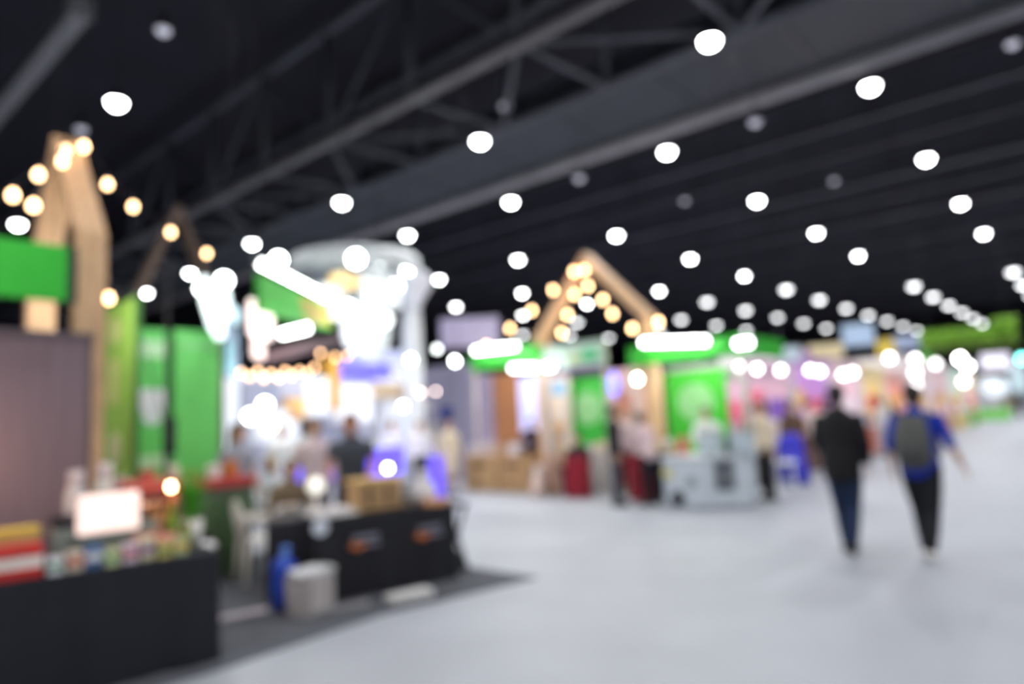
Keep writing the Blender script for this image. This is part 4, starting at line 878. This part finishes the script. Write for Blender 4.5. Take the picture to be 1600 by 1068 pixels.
# white counter with emblem, curved left end
t = thing('vendor_cart', 'white counter with a dark emblem and a curved left end', 'counter', (10.95, 5.25, 0), 0)
ya, yb = 6.0, 4.56
m = MB(); m.prism([(-.42, .55), (-.1, .6), (.5, .4), (.5, -.70), (-.05, -.74), (-.48, -.2), (-.5, .3)], 'z', .03, .80); m.build('counter_body', mat((206, 214, 222), .45, .06), t)
MB().prism([(-.46, .59), (-.08, .64), (.54, .43), (.54, -.74), (-.03, -.78), (-.52, -.22), (-.54, .32)], 'z', .80, .84).build('countertop', mat((226, 228, 232), .4), t)
MB().cyl((-.485, .0, .42), (-.505, .0, .42), .09, seg=24).build('grey_emblem', mat((146, 156, 160), .5), t)
MB().cyl((-.48, .26, .16), (-.515, .26, .16), .12, seg=24).build('dark_emblem', mat((44, 46, 54), .5), t)
MB().box((-.475, .42, .55), (.04, .22, .12), Matrix.Rotation(.3, 4, 'X'), bev=.004).build('yellow_mark', mat((222, 214, 140), .5), t)
m = MB(); m.box((-.325, -.47, .5), (.02, .24, .5), Matrix.Rotation(-.68+PI*0, 4, 'Z') if False else Matrix.Rotation(-.68, 4, 'Z').inverted() if False else Matrix.Rotation(.0, 4, 'Z'), bev=.004)
m.bm.free(); m = MB(); a0 = V((-.05, -.74, 0)); a1 = V((-.48, -.2, 0)); dd = (a1-a0).normalized(); nn = V((dd.y, -dd.x, 0)); nn = nn if nn.x < 0 else -nn; cpt = (a0*.5+a1*.5)+nn*.012
ang = math.atan2(dd.y, dd.x)
m.box((cpt.x, cpt.y, .52), (.3, .02, .46), Matrix.Rotation(ang, 4, 'Z'), bev=.004); m.build('dark_window', mat((70, 74, 82), .3), t)
m = MB(); m.box((cpt.x+nn.x*.012, cpt.y+nn.y*.012, .5), (.12, .02, .3), Matrix.Rotation(ang, 4, 'Z'), bev=.004); m.build('window_picture', mat((130, 134, 140), .4), t)
for k, (a, b) in enumerate([(1110, 688), (1160, 688)]):
    q = PX(a, b, 10.95); tt = thing('food_dispenser', ('left', 'right')[k]+' of two silver dispensers on the white counter', 'dispenser', (10.95, q.y, .845), 0, 'silver dispensers on the white counter')
    MB().box((0, 0, .17), (.3, .32, .33), bev=.02).build('tank', mat((196, 210, 218), .35, .06), tt); MB().box((0, 0, .36), (.32, .34, .04), bev=.012).build('lid', mat((150, 158, 162), .3), tt); MB().cyl((-.15, 0, .05), (-.2, 0, .05), .015).build('tap', STEEL, tt)
box_thing('menu_holder', 'coral menu holder at the left of the dispensers', 'menu holder', (10.9, 5.58, .845), (.05, .2, .3), (216, 130, 116), 0)
jar('dark jar between the two silver dispensers', (10.8, PX(1136, 690, 10.8).y, .845), .05, .3, (60, 64, 68), (60, 60, 60))
# behind: brown counter at left of it with goods
t = cloth_table('dark cloth table left of the white counter', (11.25, 6.42), (11.25, 6.02), .7, .84, (28, 30, 40))
for k, (yv, xv, c, h2) in enumerate([(6.35, 11.4, (214, 196, 150), .16), (6.2, 11.5, (234, 234, 238), .24), (6.08, 11.4, (196, 160, 120), .14)]):
    box_thing('food_box', ['pale yellow', 'white', 'tan'][k]+' food box on the dark cloth table', 'box', (xv, yv, .845), (.2, .1, h2), c, 0, group='food boxes on the dark cloth table')
# people in this row
make_person('person in a pale pink top and black trousers just left of the white counter', (10.62, 6.12, 0), 1.2, 1.58, 'serve', (224, 196, 200), (22, 22, 30), hair=(60, 40, 34), vox=.017)
make_person('person in a black top sitting left of the red cloth', (11.6, 8.3, 0), -2.6, 1.6, 'sit', (40, 34, 46), (30, 28, 36), hair=(24, 20, 20), vox=.02)
stool('dark stool under the seated person in black', (11.62, 8.32, 0), (70, 60, 60), .44)
make_person('person in a black top and grey trousers standing side-on by the red cloth', (10.35, 6.62, 0), -1.2, 1.72, 'stand', (26, 24, 32), (64, 68, 78), hair=(24, 20, 22), vox=.015)
make_person('vendor in white behind the silver dispensers', (12.15, PX(1103, 640, 12.15).y, 0), -2.8, 1.62, 'serve', (228, 232, 228), (60, 60, 64), hair=(70, 46, 34), vox=.018)
make_person('person in a cream top and black trousers at the right end of the white counter', (11.85, 4.52, 0), 2.4, 1.66, 'stand', (224, 208, 184), (22, 22, 30), hair=(110, 74, 46), long_hair=True, vox=.015)
make_person('person with bare arms in the pinkish display beside the dark person', (12.1, PX(978, 640, 12.1).y, 0), -2.6, 1.66, 'stand', (206, 186, 190), (120, 30, 44), hair=(80, 50, 40), vox=.02, sleeves='short')
make_person('person in dark clothes bending behind the cream sacks', (12.3, PX(832, 690, 12.3).y, 0), -2.5, 1.62, 'bend', (70, 56, 74), (44, 40, 50), hair=(30, 26, 30), vox=.02)
make_person('person in light clothes behind the white cloth table', (13.0-.1, 8.1, 0), -2.7, 1.64, 'serve', (224, 206, 196), (90, 80, 80), hair=(40, 32, 30), vox=.02)
make_person('seated person in beige left of the white cloth table', (11.9, 8.95, 0), -2.7, 1.62, 'sit', (206, 186, 160), (60, 56, 64), hair=(36, 28, 26), vox=.02)
stool('beige stool under the seated person in beige', (11.95, 8.95, 0), (206, 190, 170), .44)
stool('white plastic stool in the aisle right of the white counter', (12.45, 4.42, 0), (236, 238, 236), .62, r=.2)
t = thing('bean_bag', 'royal blue cloth-covered chair behind the white stool', 'chair', (14.3, 4.95, 0), .3)
MB().loft([(V((0, 0, .05)), .34, .32), (V((0, 0, .3)), .36, .33), (V((.02, 0, .5)), .28, .26)], V((1, 0, 0)), 22).build('seat', mat((52, 50, 190), .7, .15, 6), t, True)
MB().loft([(V((.2, 0, .4)), .1, .27), (V((.25, 0, .75)), .09, .26), (V((.28, 0, .98)), .06, .18)], V((1, 0, 0)), 18).build('backrest', mat((64, 60, 206), .7, .15, 6), t, True)
MB().box((.0, 0, .02), (.5, .5, .04), bev=.01).build('base', mat((36, 34, 120), .6), t)

# ================================================================== pink and pastel stands down the right
pal = [((232, 190, 212), (250, 236, 244), 'pink'), ((196, 150, 214), (236, 220, 240), 'lilac'), ((240, 206, 214), (255, 244, 244), 'rose white'), ((240, 214, 150), (250, 240, 220), 'pale yellow'), ((240, 170, 160), (250, 226, 220), 'peach'), ((238, 226, 230), (250, 250, 250), 'white'), ((226, 200, 206), (246, 236, 236), 'dusty pink'), ((206, 226, 214), (240, 246, 240), 'mint'), ((240, 226, 200), (250, 246, 236), 'ivory')]
sx = 13.6
for k in range(9):
    base_, lt, w = pal[k]; wd = 2.9 if k < 5 else 4.6; X0 = sx; sx += wd+.12; H_ = 2.55+.12*((k*3) % 4) + (.3 if k > 4 else 0)
    t = thing('market_stand', '%s stand, %s along the main aisle past the blue chair' % (w, ORD[k]), 'stand', (X0+wd/2, 6.8, 0), 0, 'pastel stands along the main aisle')
    mw = mat(base_, .6, .06)
    MB().box((0, 1.6, H_/2), (wd, .06, H_), bev=.01).build('back_wall', mat(lt, .6), t)
    MB().box((wd/2-.03, .2, H_/2), (.06, 2.9, H_), bev=.01).build('side_wall', mw, t)
    MB().box((0, -1.25, H_-.2), (wd, .08, .42), bev=.01).build('fascia', mat(tuple(min(255, int(v*1.02)) for v in base_), .5), t)
    MB().box((-wd/2+.04, .15, H_-.2), (.06, 2.85, .4), bev=.01).build('side_fascia', mat(lt, .5), t)
    for s in (-1, 1): MB().box((s*(wd/2-.05), -1.25, (H_-.42)/2), (.06, .06, H_-.42)).build('post', WHITE, t)
    tw = thing('display_counter', 'counter in front of the %s stand' % w, 'counter', (X0+wd/2, 5.75, 0), 0, 'counters of the pastel stands')
    MB().box((0, 0, .42), (wd*.75, .55, .84), bev=.02).build('base_unit', mat([(236, 226, 226), (110, 70, 60), (230, 214, 210), (220, 130, 110), (244, 240, 236), (236, 170, 110), (236, 160, 120), (226, 200, 120), (110, 196, 90)][k], .5), tw)
    MB().box((0, 0, .86), (wd*.78, .6, .04), bev=.01).build('top', WHITE, tw)
    rk = random.Random(k*5+1)
    for q in range(7):
        c = rk.choice([(240, 232, 236), (232, 120, 130), (236, 196, 120), (250, 246, 240), (160, 90, 70), (130, 110, 200), (236, 150, 170), (240, 240, 246)])
        box_thing('goods_box', 'box of goods on the counter of the %s stand, %s from its near end' % (w, ORD[q]), 'box', (X0+wd/2-wd*.33+q*wd*.11, 5.72+.05*(q % 2), .885), (.2, .2, rk.uniform(.15, .5)), c, rk.uniform(-.2, .2), group='goods on the %s stand' % w)
    for q in range(5):
        c = rk.choice([(240, 120, 150), (250, 236, 240), (130, 90, 190), (236, 190, 110), (226, 90, 90), (250, 250, 250)])
        MB().box((wd/2-.09, -.9+q*.5, 1.5+.25*(q % 2)), (.05, .38, .5), bev=.01).build('poster', mat(c, .5), t)
    point((X0+wd/2, 6.6, 2.3), 24 if k < 5 else 36, (1, .93, .92), .2)
lights = [(1156, 572, 13.2, 14, 'on the pink stand, left'), (1183, 576, 13.8, 30, 'on the pink stand, right'), (1220, 578, 15.5, 26, 'on the lilac stand'), (1266, 578, 17.5, 26, 'on the rose white stand, left'), (1281, 580, 18.5, 26, 'on the rose white stand, right'),
          (1318, 585, 20, 26, 'on the pale yellow stand, left'), (1332, 582, 21, 26, 'on the pale yellow stand, right'), (1390, 559, 24, 26, 'over the peach stand'), (1430, 561, 27, 24, 'high above the head of the person in blue'), (1430, 582, 27, 26, 'in the middle above the head of the person in blue'), (1431, 602, 27, 40, 'just above the head of the person in blue'),
          (1462, 568, 31, 16, 'left of the brightest distant light'), (1500, 560, 36, 70, 'brightest one at the far stands'), (1512, 572, 36, 40, 'just right of the brightest distant one'), (1506, 596, 36, 20, 'warm one below the brightest distant one'), (1597, 560, 48, 26, 'teal one at the right edge')]
for k, (a, b, D, st, w) in enumerate(lights):
    q = PD(a, b, D); r = .0085*D; floodlight('round floodlight '+w, tuple(q), st*.38, r*.6, (-1, -.25, -.1), (255, 232, 226) if 'warm' in w else (120, 235, 220) if 'teal' in w else (255, 250, 250), group='floodlights of the aisle stands')
# signs hanging farther away
def hsign(lab, px0, px1, pyt, pyb, D, rgb, emit=0, name='hanging_sign', shape='box', cat='sign', thick=.12):
    c = PD((px0+px1)/2, (pyt+pyb)/2, D); w = (PD(px1, (pyt+pyb)/2, D)-PD(px0, (pyt+pyb)/2, D)).length; h = PD((px0+px1)/2, pyt, D).z-PD((px0+px1)/2, pyb, D).z; a = math.atan2(c.y, c.x)
    t = thing(name, lab, cat, (c.x, c.y, c.z-h/2), a)
    if shape == 'box': MB().box((0, 0, h/2), (thick, w, h), bev=.04).build('sign_board', mat(rgb, .5, .1, 1.2, emit=emit), t)
    else: MB().ball((0, 0, h/2), .5, (w*.6, w, h), 24).build('sign_body', mat(rgb, .5, .1, emit=emit), t, True)
    for s in (-1, 1): MB().cyl((0, s*w*.4, h*.9), (0, s*w*.4, 13.5-(c.z-h/2)), .004, seg=6).build('hanging_wire', WIRE, t)
    return t
hsign('lilac fabric banner hanging high left of the left green fascia', 688, 780, 496, 542, 17, (176, 168, 200), name='hanging_banner', cat='banner', thick=.06)
hsign('blue-white hanging sign above the pale yellow stand', 1316, 1366, 506, 540, 23, (176, 200, 226), .12)
hsign('pale blue hanging sign right of the yellow one', 1396, 1436, 524, 545, 28, (170, 186, 220), .12)
hsign('yellow hanging sign above the peach stand', 1370, 1398, 530, 556, 26, (232, 206, 90), .1)
hsign('pale blue-grey sign over the lilac stand', 1212, 1252, 542, 566, 17, (196, 212, 226), .1)
hsign('yellow and white sign over the rose white stand', 1262, 1318, 538, 560, 19, (240, 224, 176), .1)
hsign('large glowing white sign at the far right', 1532, 1578, 552, 578, 38, (236, 232, 250), .9)
hsign('white dome-shaped glowing sign low at the far right', 1534, 1576, 592, 620, 38, (226, 238, 250), .9, shape='ball')
hsign('pale teal far sign at the right edge', 1578, 1604, 568, 612, 50, (186, 208, 216), .3)
hsign('small green sign left of the brightest distant light', 1438, 1456, 550, 564, 33, (90, 190, 80), .1)
# hanging greenery
c = PD(1512, 524, 35); t = thing('hanging_greenery', 'leafy green canopy hanging over the far end of the aisle', 'greenery', (c.x, c.y, c.z-.5), math.atan2(c.y, c.x))
MB().box((0, 0, .1), (1.0, 3.3, .12)).build('lattice', mat((70, 60, 40), .7), t)
m = MB(); rg = random.Random(9)
for k in range(2600):
    y = rg.uniform(-1.7, 1.7); hgt = .8 + (.3 if y < -.9 else 0); p = V((rg.uniform(-.55, .55), y, rg.uniform(0, hgt))); s = rg.uniform(.06, .13)
    a = V((rg.uniform(-1, 1), rg.uniform(-1, 1), rg.uniform(-1, 1))).normalized()*s; b = a.cross(V((rg.uniform(-1, 1), rg.uniform(-1, 1), rg.uniform(-1, 1)))).normalized()*s*.6
    vs = [m.bm.verts.new(q) for q in (p-a, p+b, p+a, p-b)]; m.bm.faces.new(vs)
m.build('leaves', mat((160, 212, 80), .6, .25, 3), t)['kind'] = 'stuff'
for s in (-1, 1): MB().cyl((0, s*1.4, .1), (0, s*1.4, 13.5-c.z+.5), .004, seg=6).build('hanging_wire', STEEL, t)
# low orange and green counters far right
for lab, a, b, yt, yb, rgb in [('orange counter right of the person in blue', 1478, 1528, 628, 664, (236, 150, 96)), ('tan counter behind the low green counter', 1540, 1592, 622, 640, (196, 176, 140)), ('low bright green counter near the far end of the aisle', 1534, 1580, 638, 656, (120, 206, 90))]:
    q = G((a+b)/2, yb); D = q.length; w = (b-a)/FPX*D*.72
    t = thing('counter', lab, 'counter', (q.x, q.y, 0), math.atan2(q.y, q.x)); h = (yb-yt)/FPX*D*.85
    MB().box((.3, 0, h/2), (.6, w, h), bev=.03).build('base_unit', mat(rgb, .5), t); MB().box((.3, 0, h+.02), (.66, w+.06, .04), bev=.01).build('top', WHITE, t)
# far end wall of stands and distant visitors
for k in range(7):
    X0 = 52+k*6; c = [(226, 224, 228), (214, 224, 230), (236, 226, 214), (206, 214, 226), (230, 220, 224), (220, 226, 220), (214, 210, 222)][k]
    t = thing('market_stand', '%s distant stand, %s beyond the pastel stands' % (['white', 'icy blue', 'cream', 'grey-blue', 'blush', 'sage', 'mauve'][k], ORD[k]), 'stand', (X0, 9.6, 0), 0, 'distant stands near the far wall')
    MB().box((2.5, 0, 1.6), (.08, 3.6, 3.2)).build('side_wall', mat(c, .6), t); MB().box((0, 1.7, 1.6), (5, .08, 3.2)).build('back_wall', mat(c, .6), t); MB().box((0, -1.7, 2.9), (5, .1, .5)).build('fascia', mat(c, .5), t)
    if k % 2 == 0: point((X0, 7, 2.8), 120, (.97, .98, 1), .3)
t = thing('market_stand', 'long white stand closing the far end of the aisle', 'stand', (100, 3, 0))
MB().box((0, 0, 1.8), (.3, 22, 3.6)).build('back_wall', mat((206, 212, 220), .6), t); MB().box((-1.5, 0, 3.4), (.2, 22, .6)).build('fascia', mat((226, 230, 236), .5), t)
for s in (-10, -3, 4, 10): MB().box((-1.5, s, 1.55), (.15, .15, 3.1)).build('post', WHITE, t)
crowd = [(1172, 640, 14.6, (150, 120, 100), (60, 44, 40), 'brown top by the pink stand'), (1236, 640, 15.9, (110, 84, 66), (50, 40, 44), 'dark brown clothes behind the blue chair'), (1262, 636, 18.5, (232, 222, 212), (150, 130, 120), 'cream top left of the person in black'),
         (1288, 636, 17.5, (226, 214, 204), (60, 50, 50), 'white top next to the person in black'), (1374, 636, 22.6, (226, 222, 222), (190, 186, 190), 'white clothes between the two walkers'), (1388, 634, 27, (56, 50, 66), (40, 40, 50), 'dark clothes between the two walkers'),
         (1214, 630, 19.5, (196, 130, 120), (80, 60, 60), 'salmon top in the lilac stand'), (1590, 626, 60, (44, 48, 66), (36, 40, 52), 'dark clothes far down the aisle by the right edge')]
for k, (a, b, D, tp_, bt_, w) in enumerate(crowd):
    q = PD(a, b, D); make_person('distant person in '+w, (q.x, q.y, 0), 2.5+k*1.3, 1.62+.02*(k % 4), 'stand', tp_, bt_, hair=(40+8*(k % 3), 30, 26), long_hair=bool(k % 2), vox=.024)
